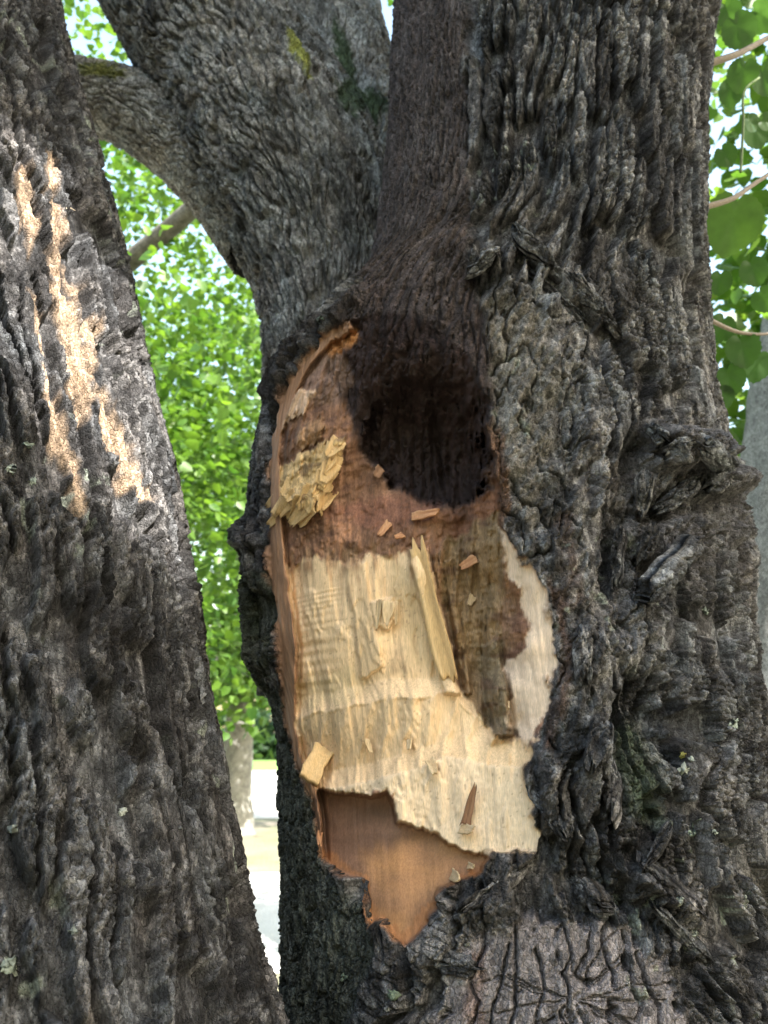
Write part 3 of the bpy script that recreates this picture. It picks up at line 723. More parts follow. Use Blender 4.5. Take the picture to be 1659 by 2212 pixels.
rays = base - CAM; rays /= np.linalg.norm(rays, axis=-1, keepdims=True)
P = base + h_out[..., None] * Nn + disp_in[..., None] * rays
N = grid_normals(P, True)
fc = grid_faces(n_r, len(th), True)
if (N * Nn).sum() < 0: N = -N; fc = fc[:, ::-1]
zone = np.zeros(px.shape, np.int8)
wood = in_w > 0.5
zone[wood] = 4
zone[wood & (W_CAV > 0.5)] = 2
zone[wood & ((W_CREAM > 0.5) | (W_PALE > 0.5))] = 3
zone[wood & (W_RIM > 0.5)] = 1
zone[wood & (W_BRW > 0.5)] = 6
zone[(~wood) & W_SCRc] = 5
zone[wood & (top_open > 0.75)] = 0
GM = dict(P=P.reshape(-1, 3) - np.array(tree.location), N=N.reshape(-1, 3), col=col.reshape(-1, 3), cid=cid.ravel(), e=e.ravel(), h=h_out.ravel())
zf = zone.ravel()[fc[:, 0]]
bark_faces = fc[zf == 0]
def finish_trunk():
    # plates are children of the trunk mesh, so make the furrows first with a provisional parent
    anchor = bpy.data.objects.new('trunk_plates', None); COL.objects.link(anchor)
    rest = plates_of(GM, bark_faces, 'bark_plate', anchor, plate_zone.ravel(), 285, 60)
    tr = sub_mesh('trunk', GM, rest, M_BARK, tree)
    for c in list(anchor.children): c.parent = tr
    bpy.data.objects.remove(anchor)
    return tr
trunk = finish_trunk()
wound = {}; extra_ = []
for k, nm, mt, lb in ((1, 'inner_bark', M_WOOD, 'orange-brown strip of inner bark lining the cut'), (2, 'hollow', M_DARKWOOD, 'dark rotten hollow at the top of the wound'),
                      (3, 'sapwood', M_WOOD, 'fresh cream sapwood chopped into steps'), (4, 'heartwood', M_DARKWOOD, 'stained brown old wood'), (6, 'old_wood', M_OLDWOOD, 'smooth orange-brown old wood under the lower tread'), (5, 'branch_scar', M_BARK, 'grey sawn branch scar with radial cracks')):
    fk = fc[zf == k]
    if k == 4: fk = np.concatenate([fk] + extra_)
    pc = pieces(fk) if k in (2, 3) else [fk]
    wound[k] = sub_mesh(nm, GM, pc[0], mt, tree); wound[k]['label'] = lb
    for g in pc[1:]:
        if k == 3 and len(g) > 900: sub_mesh(nm, GM, g, mt, tree)['label'] = 'pale strip of sapwood along the edge of the wound'
        else: extra_.append(g)
GW = dict(P=P.reshape(-1, 3), N=N.reshape(-1, 3))
look = screen_index(GW)
#LEFT

# ================================================================== the rear stem and limbs of the same tree
def add_stem(name, parent, ctrl, rows, nf, nb, seed, kw, colours, plates=0, extra=None, min_faces=50, lo=None):
    G, f = stem_grid(ctrl, rows, nf, nb, seed, kw, colours, extra=extra, lo=lo)
    off = np.array(parent.location)
    Gl = dict(G); Gl['P'] = G['P'] - off
    anchor = bpy.data.objects.new('plates', None); COL.objects.link(anchor)
    rest = plates_of(Gl, f, 'bark_plate', anchor, G['front'], plates, min_faces) if plates else f
    o = sub_mesh(name, Gl, rest, M_BARK, parent)
    for c in list(anchor.children): c.parent = o
    bpy.data.objects.remove(anchor)
    return o, G

LGREY, LPALE, LDARK = (0.160, 0.157, 0.153), (0.34, 0.336, 0.33), (0.055, 0.053, 0.051)
def moss_spot(spots):
    def f(h, col, e, s, z, px, py):
        n = fbm(s / 0.012, z / 0.02, 881, 3)
        for (x, y, rx, ry, rot, c, lift) in spots:
            u = ((px - x) * math.cos(rot) + (py - y) * math.sin(rot)) / rx; v = (-(px - x) * math.sin(rot) + (py - y) * math.cos(rot)) / ry
            w = sstep(1.0, 0.5, np.sqrt(u * u + v * v) + 0.5 * n)
            col = col + (np.asarray(c) * (1 + 0.4 * n[..., None]) - col) * w[..., None]
            h = h + lift * w * (0.6 + 0.6 * n)
        return h, col, e
    return f
rear, GR = add_stem('rear_stem', tree,
    [(720, 1500, 1.98, 160), (715, 1000, 1.98, 148), (712, 850, 1.98, 140), (708, 720, 1.98, 142), (700, 600, 2.0, 158), (672, 470, 2.02, 186), (610, 330, 2.06, 200), (535, 190, 2.1, 182), (450, 60, 2.16, 178), (370, -80, 2.22, 178), (290, -260, 2.3, 172)],
    500, 260, 20, 1100, dict(w=0.024, l=0.12, depth=0.016, open_=0.22, blocks=0.8, fissure=1.1, warp=1.3), (LGREY, LPALE, LDARK), 140,
    moss_spot([(645, 110, 15, 70, -0.5, (0.26, 0.27, 0.07), 0.003), (735, 690, 26, 50, 0.2, (0.07, 0.10, 0.035), 0.002), (690, 700, 24, 50, 0.2, (0.07, 0.095, 0.045), 0.002), (770, 200, 50, 60, 0, (0.06, 0.085, 0.05), 0.002)]))
side, GS = add_stem('side_limb', tree,
    [(600, 520, 2.10, 120), (540, 430, 2.10, 118), (460, 350, 2.12, 105), (370, 285, 2.15, 92), (280, 235, 2.2, 82), (180, 205, 2.26, 74), (60, 180, 2.34, 66), (-90, 160, 2.42, 60)],
    330, 150, 20, 1200, dict(w=0.018, l=0.085, depth=0.009, open_=0.17, blocks=0.6, warp=1.4), ((0.27, 0.265, 0.255), (0.44, 0.435, 0.42), (0.13, 0.125, 0.12)), 90,
    moss_spot([(215, 150, 70, 20, 0.1, (0.16, 0.17, 0.05), 0.003)]))
upl, GU = add_stem('upper_limb', tree,
    [(720, 640, 2.34, 110), (745, 480, 2.34, 122), (755, 330, 2.35, 128), (742, 190, 2.4, 118), (712, 60, 2.46, 118), (680, -80, 2.54, 116), (640, -260, 2.64, 112)],
    300, 160, 20, 1300, dict(w=0.022, l=0.08, depth=0.009, open_=0.17, blocks=0.6, warp=1.4), ((0.25, 0.245, 0.24), (0.42, 0.415, 0.41), (0.12, 0.115, 0.11)), 60,
    moss_spot([(745, 130, 22, 110, -0.25, (0.06, 0.085, 0.045), 0.002), (790, 230, 60, 50, 0, (0.05, 0.075, 0.04), 0.002)]))
slim, GT = add_stem('slim_limb', tree,
    [(830, 420, 2.3, 60), (822, 260, 2.3, 44), (800, 130, 2.36, 36), (776, 20, 2.42, 30), (755, -100, 2.5, 28)],
    120, 50, 10, 1350, dict(w=0.02, l=0.08, depth=0.008, open_=0.14, blocks=0.5), ((0.25, 0.245, 0.24), (0.42, 0.415, 0.41), (0.12, 0.115, 0.11)))

# ================================================================== the leaning tree beside it
lean = thing('leaning_tree', 'dark furrowed tree trunk leaning away from the wounded tree, with sunlit streaks', 'tree', (-0.35, 1.25, 0))
edge = np.array([(2900, 770), (2560, 690), (2400, 642), (2212, 588), (2080, 558), (1970, 538), (1880, 518), (1760, 498), (1640, 478), (1520, 458), (1400, 443), (1230, 418), (1080, 386), (950, 352), (800, 318), (650, 288), (520, 258), (400, 228), (250, 184), (120, 150), (0, 126), (-150, 96), (-400, 40), (-700, -30)], float)
hw = np.interp(edge[:, 0], [-700, 0, 1100, 2212, 2900], [370, 385, 440, 545, 640])
Yl = np.interp(edge[:, 0], [-700, 0, 1100, 2212, 2900], [1.62, 1.5, 1.36, 1.24, 1.16])
ctrl = np.stack([edge[:, 1] - hw * 1.03 - 10, edge[:, 0], Yl, hw], -1)
def left_extra(h, col, e, s, z, px, py):
    wxl = fbm(px / 22, py / 60, 901, 4); wyl = fbm(px / 30, py / 70, 902, 3)
    x, y = px + 18 * wxl, py + 40 * wyl
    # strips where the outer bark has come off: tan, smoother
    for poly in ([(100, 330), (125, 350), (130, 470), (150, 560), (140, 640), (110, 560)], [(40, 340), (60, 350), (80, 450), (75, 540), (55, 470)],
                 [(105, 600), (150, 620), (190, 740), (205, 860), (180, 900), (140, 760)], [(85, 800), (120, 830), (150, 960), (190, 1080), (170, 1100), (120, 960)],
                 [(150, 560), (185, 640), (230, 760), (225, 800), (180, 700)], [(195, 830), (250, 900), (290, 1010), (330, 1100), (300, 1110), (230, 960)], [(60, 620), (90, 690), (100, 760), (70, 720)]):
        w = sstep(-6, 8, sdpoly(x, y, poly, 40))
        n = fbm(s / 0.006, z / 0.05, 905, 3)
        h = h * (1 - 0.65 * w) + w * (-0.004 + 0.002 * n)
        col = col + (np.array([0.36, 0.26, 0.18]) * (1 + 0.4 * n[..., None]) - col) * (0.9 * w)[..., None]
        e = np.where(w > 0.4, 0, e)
    g = sstep(0.35, 0.5, fbm(s / 0.025, z / 0.03, 907, 4)) * sstep(0.05, 0.35, fbm(s / 0.15, z / 0.2, 908, 2))
    col = col + (np.array([0.26, 0.29, 0.245]) - col) * (0.75 * g)[..., None]
    low = sstep(900, 1500, py) * sstep(420, 250, px)
    h = h + low * 0.005 * fbm(s / 0.05, z / 0.06, 909, 4)
    return h, col, e
LO_ = math.radians(-28)
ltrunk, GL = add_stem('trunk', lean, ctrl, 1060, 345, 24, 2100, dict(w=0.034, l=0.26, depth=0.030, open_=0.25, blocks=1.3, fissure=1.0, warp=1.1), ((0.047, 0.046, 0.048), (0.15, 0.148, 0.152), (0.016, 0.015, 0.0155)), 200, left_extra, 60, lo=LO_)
look_l = screen_index(GL)
#BACK

# ================================================================== ground and far setting
def sheet(name, pts, z, mat, kind='structure'):
    o = make_mesh(name, np.array([(x, y, z) for x, y in pts]), np.array([range(len(pts))]), None, mat)
    o['kind'] = kind
    return o
sheet('ground', [(-900, -900), (900, -900), (900, 900), (-900, 900)], 0.0, M_GRASSY)
sheet('gravel_yard', [(-40, 20.5), (40, 18.5), (60, 60), (-60, 60)], 0.004, M_GRAVEL)
sheet('gravel_path', [(-14, 9.2), (-6, 10.4), (-1.5, 11.2), (2, 11.6), (14, 12), (14, 6), (2, 6.2), (-1, 6.4), (-6, 6.0), (-14, 5.4)], 0.004, M_GRAVEL)
sheet('field', [(-500, 60), (500, 60), (500, 420), (-500, 420)], 0.008, M_FIELD)

# ================================================================== foliage
LEAF_T = np.array([(0, 0, 0), (0.30, -0.10, 0.05), (0.50, 0.22, 0.11), (0.36, 0.62, 0.08), (0, 1.02, -0.04), (-0.36, 0.62, 0.08), (-0.50, 0.22, 0.11), (-0.30, -0.10, 0.05)], np.float32)
LEAF_F = np.array([(0, 1, 2, 3), (0, 3, 4, 4), (0, 4, 4, 5), (0, 5, 6, 7)])
LEAF_Q = np.array([(0, 1, 2, 3), (0, 5, 6, 7)]); LEAF_TR = np.array([(0, 3, 4), (0, 4, 5)])
LEAF_ALL = np.array([(0, 1, 2), (0, 2, 3), (0, 3, 4), (0, 4, 5), (0, 5, 6), (0, 6, 7)])
def leaf_mesh(name, pts, sizes, rng, parent, cols, droop=0.5, off=(0, 0, 0)):
    n = len(pts)
    az = rng.uniform(0, 2 * math.pi, n); tilt = rng.normal(-droop, 0.5, n); roll = rng.normal(0, 0.6, n)
    fwd = np.stack([np.cos(az) * np.cos(tilt), np.sin(az) * np.cos(tilt), np.sin(tilt)], -1)
    side = np.stack([-np.sin(az), np.cos(az), 0 * az], -1)
    up = np.cross(fwd, side)
    side = side * np.cos(roll)[:, None] + up * np.sin(roll)[:, None]; up = np.cross(fwd, side)
    V = pts[:, None, :] + sizes[:, None, None] * (LEAF_T[None, :, 0:1] * side[:, None] + LEAF_T[None, :, 1:2] * fwd[:, None] - LEAF_T[None, :, 2:3] * up[:, None])
    V = V - np.array(off)
    Fc = (np.arange(n)[:, None, None] * 8 + LEAF_ALL[None]).reshape(-1, 3)
    C = np.repeat(cols, 8, 0)
    return make_mesh(name, V.reshape(-1, 3), Fc, C, M_LEAF, None, parent, smooth=False)

def leaf_cols(n, rng, a=(0.055, 0.13, 0.022), b=(0.13, 0.22, 0.035)):
    t = rng.beta(1.3, 2.2, n)[:, None]
    return np.asarray(a) * (1 - t) + np.asarray(b) * t

def clumps(rng, centre, radii, n_clump, per, spread):
    d = rng.normal(size=(n_clump, 3)); d /= np.linalg.norm(d, axis=1, keepdims=True)
    c = np.asarray(centre) + d * np.asarray(radii) * (rng.uniform(0.15, 1.0, (n_clump, 1)) ** 0.45)
    p = c[:, None, :] + rng.normal(size=(n_clump, per, 3)) * spread
    return p.reshape(-1, 3)

def tube(name, pts, rads, parent, mat, col, sides=12, rough=0.0, seed=0, off=(0, 0, 0), rows=None):
    pts = np.asarray(pts, float); rads = np.asarray(rads, float)
    ts = np.concatenate([[0], np.cumsum(np.linalg.norm(np.diff(pts, axis=0), axis=1))])
    rows = rows or max(6, int(len(pts) * 6))
    t = np.linspace(0, ts[-1], rows)
    A = spline(ts, pts, t) if len(pts) > 2 else pts[0] + (pts[1] - pts[0]) * (t / ts[-1])[:, None]
    R = np.interp(t, ts, rads)
    T = np.gradient(A, axis=0); T /= np.linalg.norm(T, axis=1, keepdims=True)
    ref = np.array([0.31, 0.2, 0.93]) if abs(T[0][2]) < 0.8 else np.array([1.0, 0.1, 0.0])
    U = np.cross(T, ref); U /= np.linalg.norm(U, axis=1, keepdims=True); W = np.cross(T, U)
    a = np.linspace(0, 2 * math.pi, sides, endpoint=False)
    rr = R[:, None] * (1 + rough * fbm(np.cos(a)[None] * 3 + np.sin(a)[None] * 2.3 + 0 * t[:, None], t[:, None] / 0.15 + 0 * a[None], seed, 4))
    V = A[:, None] + rr[..., None] * (np.cos(a)[None, :, None] * U[:, None] + np.sin(a)[None, :, None] * W[:, None])
    f = grid_faces(rows, sides, True)
    V = V.reshape(-1, 3) - np.array(off)
    return make_mesh(name, V, f, np.tile(np.asarray(col, np.float32), (len(V), 1)), mat, None, parent)

def bg_tree(name, label, base_xy, trunk_pts, trunk_r, limbs, crown_specs, seed, leaf=0.1, cols=None, bark=(0.16, 0.15, 0.13), group=None, rough=0.12):
    o = thing(name, label, 'tree', (base_xy[0], base_xy[1], 0), group)
    off = (base_xy[0], base_xy[1], 0)
    tube('trunk', trunk_pts, trunk_r, o, M_BARK, bark, 36, rough, seed, off, rows=90)
    for (lp, lr) in limbs: tube('bough', lp, lr, o, M_BARK, bark, 16, rough, seed + 3, off, rows=30)
    rng = np.random.default_rng(seed)
    pts = np.concatenate([clumps(rng, *c) for c in crown_specs])
    pts = pts[pts[:, 2] > 0.9]
    cr = leaf_mesh('crown', pts, rng.uniform(0.75, 1.3, len(pts)) * leaf, rng, o, leaf_cols(len(pts), rng, *(cols or ())), 0.5, off)
    cr['kind'] = 'stuff'
    return o

G0 = at(505, 1795, 16.2); gx = G0[0]
bg_tree('shade_tree', 'pale straight-trunked tree standing at the edge of the sunlit yard', (gx, 16.2),
        [(gx, 16.2, -0.1), (gx, 16.2, 0.12), (gx + 0.01, 16.2, 0.8), (gx + 0.02, 16.2, 2.2), (gx, 16.2, 4), (gx, 16.2, 6)], [0.46, 0.36, 0.28, 0.26, 0.24, 0.2],
        [([(gx, 16.2, 2.6), (gx - 0.9, 15.8, 3.6), (gx - 2.2, 15.4, 4.4)], [0.11, 0.08, 0.04]), ([(gx, 16.2, 2.9), (gx + 0.9, 15.6, 3.9), (gx + 2.4, 15.2, 4.6)], [0.1, 0.07, 0.04])],
        [((gx, 15.6, 5.0), (4.0, 3.2, 2.6), 150, 60, 0.33), ((gx - 0.4, 14.2, 3.0), (2.4, 1.6, 0.9), 50, 50, 0.28), ((gx - 0.6, 15.6, 8.0), (4.0, 3.0, 2.4), 100, 50, 0.4)], 31, 0.15, bark=(0.24, 0.235, 0.21))
bg_tree('linden_tree', 'leafy tree with a slanting bough in front of the shade tree', (-3.3, 6.6),
        [(-3.3, 6.6, -0.1), (-3.3, 6.6, 1.5), (-3.25, 6.6, 3.2), (-3.1, 6.6, 5.5)], [0.24, 0.18, 0.15, 0.09],
        [([at(150, 660, 5.6), at(290, 556, 5.2), at(370, 490, 4.9), at(440, 430, 4.6), at(520, 360, 4.3)], [0.075, 0.07, 0.062, 0.055, 0.045]), ([(-3.28, 6.6, 2.0), tuple((np.array((-3.28, 6.6, 2.0)) + at(150, 660, 5.6)) / 2 + np.array((0.05, 0, -0.1))), tuple(at(150, 660, 5.6))], [0.10, 0.085, 0.075])],
        [((-1.75, 6.0, 3.0), (1.25, 1.3, 1.5), 120, 50, 0.2), ((-1.9, 6.4, 5.4), (1.7, 1.6, 1.5), 110, 50, 0.22), ((-2.4, 6.8, 7.6), (2.4, 1.8, 1.4), 60, 40, 0.3), ((-1.5, 4.6, 3.6), (0.55, 0.6, 0.8), 16, 16, 0.2)], 32, 0.066, ((0.04, 0.105, 0.018), (0.15, 0.26, 0.035)))
bg_tree('grey_tree', 'hazy pale grey tree trunk behind the burl of the wounded tree', (2.0, 3.9),
        [(2.0, 3.9, -0.1), tuple(at(1775, 1900, 3.9)), tuple(at(1745, 1300, 3.9)), tuple(at(1752, 900, 3.9)), tuple(at(1800, 500, 4.0)), tuple(at(1850, -200, 4.2))], [0.44, 0.36, 0.33, 0.30, 0.28, 0.22],
        [], [((2.6, 5.0, 3.6), (1.3, 1.2, 1.6), 70, 40, 0.22), ((2.4, 4.6, 6.4), (1.8, 1.4, 1.4), 50, 40, 0.25), ((2.9, 6.2, 2.2), (1.4, 0.8, 0.9), 24, 40, 0.22)], 33, 0.10, bark=(0.27, 0.27, 0.265), rough=0.10)
# two unseen leafy trees, added to keep low light off the bark
bg_tree('unseen_screen_tree', 'unseen leafy tree added to cut the low light on the wound', (-1.8, -6.2), [(-1.8, -6.2, -0.1), (-1.8, -6.2, 2.0), (-1.7, -6.2, 5.0)], [0.3, 0.22, 0.15], [],
        [((-1.6, -6.0, 3.6), (2.4, 1.4, 2.9), 110, 40, 0.4)], 34, 0.17)
bg_tree('unseen_screen_tree', 'unseen leafy tree added to cut the low light on the burl', (3.4, -5.6), [(3.4, -5.6, -0.1), (3.4, -5.6, 2.0), (3.3, -5.6, 5.0)], [0.3, 0.22, 0.15], [],
        [((3.2, -5.4, 3.6), (2.4, 1.4, 2.9), 110, 40, 0.4)], 35, 0.17)
# a far wood that reads as one mass behind the field
rng = np.random.default_rng(41)
p = np.stack([rng.uniform(-120, 90, 9000), rng.uniform(112, 126, 9000), np.abs(rng.normal(0, 4.2, 9000)) + 0.2], -1)
fw = leaf_mesh('distant_wood', p, rng.uniform(1.0, 2.2, len(p)), rng, None, leaf_cols(len(p), rng, (0.03, 0.07, 0.03), (0.06, 0.11, 0.04)), 0.3)
fw['kind'] = 'stuff'; fw['label'] = 'distant dark wood behind the crop field'

# ---- unseen leafy boughs overhead, added and gapped to keep the sun off all but a streak of the leaning trunk
rng = np.random.default_rng(51)
U1 = np.cross(S, [0, 0, 1.0]); U1 /= np.linalg.norm(U1); U2 = np.cross(S, U1)
def sunmap(p): return np.stack([p @ U1, p @ U2], -1)
corners = np.array([at(x, y, Y) for x, y, Y in ((0, -500, 1.3), (1750, -500, 1.3), (0, 2500, 1.0), (1800, 2500, 1.1), (300, 0, 2.3), (850, -300, 2.6), (1660, 1100, 1.5), (-300, 1100, 1.2))])
sm = sunmap(corners); lo, hi = sm.min(0) - 0.25, sm.max(0) + 0.25
n = 15000
ab = rng.uniform(lo, hi, (n, 2)); tt = rng.uniform(0, 1, n)
# height of each leaf along the sun's direction, so that the boughs hang between 5.8 and 7.3 m
zt = 5.8 + 1.5 * tt
base_ab = ab[:, :1] * U1 + ab[:, 1:] * U2
k = (zt - base_ab[:, 2]) / S[2]
pts = base_ab + k[:, None] * S
lit = np.zeros(n, bool)
for (ax, ay, bx, by, rad) in ((115, 600, 200, 800, 0.10), (175, 620, 230, 780, 0.09), (205, 830, 265, 980, 0.08), (245, 700, 285, 860, 0.09), (280, 880, 325, 1040, 0.05), (95, 380, 120, 480, 0.04)):
    A_, B_ = look_l(ax, ay)[0], look_l(bx, by)[0]
    a2, b2 = sunmap(A_), sunmap(B_)
    t_ = np.clip(((ab - a2) @ (b2 - a2)) / ((b2 - a2) @ (b2 - a2)), 0, 1)
    dd = np.linalg.norm(ab - a2 - t_[:, None] * (b2 - a2), axis=1)
    lit |= dd < rad + 0.11 + 0.04 * rng.uniform(-1, 1, n)
pts = pts[~lit]
toff = np.array(tree.location)
cr = leaf_mesh('crown', pts, rng.uniform(0.09, 0.15, len(pts)), rng, tree, leaf_cols(len(pts), rng), 0.25, toff)
cr['kind'] = 'stuff'
for q in range(9):
    a = pts[rng.integers(len(pts))]
    b = np.array([0.45, 1.9, 5.0 + 0.15 * q])
    m = (a + b) / 2 + np.array([0, 0, 0.35])
    tube('bough', [b, m, a], [0.07, 0.045, 0.012], tree, M_BARK, (0.16, 0.145, 0.13), 10, 0.1, 60 + q, toff)
#DETAIL

# ================================================================== loose slabs of bark, burl pieces, splinters
def frame(A, B, n):
    t = B - A; L = np.linalg.norm(t); t = t / L
    n = n - (n @ t) * t; n /= np.linalg.norm(n)
    return t, np.cross(n, t), n, L

def slab(name, a, b, width, thick, lift, seed, parent, colours=(GREY, PALE, DARK), lookf=None, tilt=0.0, mat=None, off=None, nu=52, nv=22, block=1.0):
    """a thick ragged slab lying along the trunk from layout point a to b"""
    lookf = lookf or look
    A, na = lookf(*a); B, nb = lookf(*b)
    view = CAM - (A + B) / 2; view /= np.linalg.norm(view)
    n = na + nb + 1.4 * view; n /= np.linalg.norm(n)
    A = A + n * lift; B = B + n * (lift + tilt)
    t, sdv, n, L = frame(A, B, n)
    u = np.linspace(0, 1, nu)[:, None] + np.zeros((1, nv)); v = np.linspace(-1, 1, nv)[None, :] + np.zeros((nu, 1))
    end = np.clip(1 - np.abs(2 * u - 1) ** 7, 0, 1) ** 0.5
    wd = width / 2 * (0.80 + 0.45 * fbm(u * L / 0.035, np.sign(v) * 3.0 + 0 * u, seed, 3)) * (0.35 + 0.65 * end)
    hb, c_, e_, tone = bark(v * width / 2, u * L, seed + 10, w=max(0.016, width * 0.45), l=max(0.06, L * 0.5), depth=0.008, open_=0.12, blocks=block)
    prof = np.clip(1 - np.abs(v) ** 5, 0, 1) ** 0.6 * (0.45 + 0.55 * end)
    z_ = thick * prof + hb * 0.9 * prof
    endn = 0.02 * fbm(v * 4, u * 0 + 2, seed + 5, 3) * (np.abs(2 * u - 1) ** 3)
    Pt = A + t * (u * L + endn)[..., None] + sdv * (v * wd)[..., None] + n * z_[..., None]
    Pb = A + t * (u * L + endn)[..., None] + sdv * (v * wd * 0.85)[..., None] - n * (0.6 * thick + 0.01)
    col = bark_colour(v * width / 2, u * L, c_, seed, *colours, tone)
    V = np.concatenate([Pt.reshape(-1, 3), Pb.reshape(-1, 3)]); k = nu * nv
    f = grid_faces(nu, nv, False)
    ring = np.concatenate([np.arange(nv), np.arange(1, nu) * nv + nv - 1, (nu - 1) * nv + np.arange(nv - 2, -1, -1), np.arange(nu - 2, 0, -1) * nv])
    r2 = np.roll(ring, -1)
    side_f = np.stack([ring, ring + k, r2 + k, r2], -1)
    Fa = np.concatenate([f[:, ::-1], f + k, side_f])
    o_ = np.array(parent.location) if off is None else np.array(off)
    return make_mesh(name, V - o_, Fa, np.concatenate([col.reshape(-1, 3)] * 2), mat or M_BARK, None, parent)

TOFF = tuple(tree.location)
SL = dict(parent=trunk, off=TOFF)
for i, (a, b, w_, th_, lf, tl) in enumerate([
        ((1068, 552), (1012, 592), 0.030, 0.010, 0.014, 0.012), ((1120, 535), (1282, 655), 0.040, 0.012, 0.012, 0.0), ((1150, 595), (1265, 690), 0.026, 0.010, 0.010, 0.004), ((1240, 600), (1330, 720), 0.030, 0.010, 0.006, 0.0), ((1110, 500), (1190, 570), 0.034, 0.010, 0.010, 0.0),
        ((1466, 1146), (1368, 1262), 0.042, 0.018, 0.045, 0.012), ((1418, 1150), (1392, 1215), 0.034, 0.014, 0.03, 0.0), ((1500, 1040), (1424, 1104), 0.036, 0.014, 0.022, 0.006), ((1562, 1028), (1520, 1052), 0.050, 0.022, 0.006, 0.0), ((1395, 1020), (1380, 1110), 0.034, 0.012, 0.02, 0.0),
        ((1440, 985), (1500, 960), 0.058, 0.022, 0.004, 0.0), ((1510, 965), (1572, 1000), 0.052, 0.020, 0.002, 0.0), ((1405, 925), (1440, 950), 0.034, 0.014, 0.004, 0.0), ((1350, 1150), (1330, 1260), 0.022, 0.010, 0.02, 0.0),
        ((1255, 1370), (1262, 1470), 0.036, 0.014, 0.004, 0.0), ((1300, 1560), (1285, 1650), 0.040, 0.016, 0.004, 0.0), ((1330, 1660), (1318, 1760), 0.036, 0.016, 0.004, 0.0),
        ((1395, 1860), (1520, 1960), 0.020, 0.012, 0.008, 0.0), ((1440, 1790), (1395, 1870), 0.018, 0.010, 0.006, 0.0), ((1150, 1700), (1215, 1800), 0.030, 0.012, 0.0, 0.0), ((1420, 1960), (1520, 2060), 0.022, 0.012, 0.004, 0.0),
        ((960, 2075), (1030, 2090), 0.040, 0.014, 0.0, 0.0), ((1130, 1875), (1010, 1960), 0.026, 0.012, 0.0, 0.0), ((1240, 1900), (1300, 1960), 0.034, 0.014, 0.0, 0.0)]):
    slab('bark_slab', a, b, w_, th_, lf, 3000 + 40 * i, **SL)

WOODC = ((0.54, 0.40, 0.24), (0.64, 0.50, 0.33), (0.40, 0.27, 0.15))
BROWNC = ((0.22, 0.12, 0.07), (0.34, 0.20, 0.12), (0.12, 0.06, 0.04))
ORANGEC = ((0.40, 0.20, 0.10), (0.52, 0.31, 0.18), (0.25, 0.11, 0.06))
YELLOWC = ((0.58, 0.39, 0.19), (0.66, 0.48, 0.27), (0.44, 0.28, 0.13))

def shard(name, a, b, width, thick, seed, colours, parent=None, off=(0, 0, 0), point=0.8, curl=0.0, lift=(0.004, 0.004), mat=None, tw=0.0, nu=22, nv=7):
    """a torn piece of wood: a thin strip from a to b with fibrous broken ends, tapering to a point by POINT"""
    A, na = look(*a); B, nb = look(*b)
    view = CAM - A; view /= np.linalg.norm(view)
    n = na + nb + 0.8 * view; n /= np.linalg.norm(n)
    t, sdv, n, L = frame(A + n * lift[0], B + n * lift[1], n)
    A = A + n * lift[0]
    u = np.linspace(0, 1, nu)[:, None] + np.zeros((1, nv)); v = np.linspace(-1, 1, nv)[None, :] + np.zeros((nu, 1))
    rag = 0.16 * L * fbm(v * 2.3, 0 * u + seed * 0.13, seed, 2) * (u ** 2) + 0.07 * L * fbm(v * 2.9, 0 * u + 4, seed + 1, 2) * (1 - u) ** 2
    wd = width / 2 * (1 - point * u ** 1.6) * (1 + 0.25 * fbm(u * 4, np.sign(v) * 2, seed + 2, 2))
    bend = curl * L * (u ** 2) + 0.10 * width * (v ** 2) * (1 if curl >= 0 else -1)
    fibre = 0.0009 * fbm(v * 5, u * 1.2, seed + 3, 3)
    sd2 = sdv * math.cos(tw) + n * math.sin(tw); n2 = -sdv * math.sin(tw) + n * math.cos(tw)
    C = A + t * (u * L + rag)[..., None] + sd2 * (v * wd)[..., None] + n2 * (bend + fibre)[..., None]
    Pt = C + n2 * (thick / 2); Pb = C - n2 * (thick / 2)
    tone = 1.2 * fbm(v * 3, u * 1.5, seed + 4, 3)[..., None]
    cc = np.asarray(colours[0]) + (np.asarray(colours[1]) - np.asarray(colours[0])) * np.clip(tone, 0, 1) + (np.asarray(colours[2]) - np.asarray(colours[0])) * np.clip(-tone, 0, 1)
    V = np.concatenate([Pt.reshape(-1, 3), Pb.reshape(-1, 3)]) - np.array(off); k = nu * nv
    f = grid_faces(nu, nv, False)
    ring = np.concatenate([np.arange(nv), np.arange(1, nu) * nv + nv - 1, (nu - 1) * nv + np.arange(nv - 2, -1, -1), np.arange(nu - 2, 0, -1) * nv])
    r2 = np.roll(ring, -1)
    Fa = np.concatenate([f, f[:, ::-1] + k, np.stack([ring, ring + k, r2 + k, r2], -1)])
    return make_mesh(name, V, Fa, np.concatenate([cc.reshape(-1, 3)] * 2), mat or M_WOOD, None, parent)

# splinters still rooted in the wood (parts): root first, tip second
for i, (a, b, w_, th_, c_, lf) in enumerate([
        ((972, 1470), (904, 1184), 0.034, 0.005, YELLOWC, (-0.002, 0.003)),
        ((842, 1300), (836, 1352), 0.020, 0.003, WOODC, (0.004, 0.008)), ((822, 1296), (818, 1362), 0.010, 0.003, WOODC, (0.004, 0.008)), ((855, 1300), (857, 1350), 0.008, 0.003, WOODC, (0.004, 0.008))]):
    shard('splinter', a, b, w_, th_, 5000 + 17 * i, c_, wound[3], TOFF, 0.3 if i == 0 else 0.55, 0.0, lf)

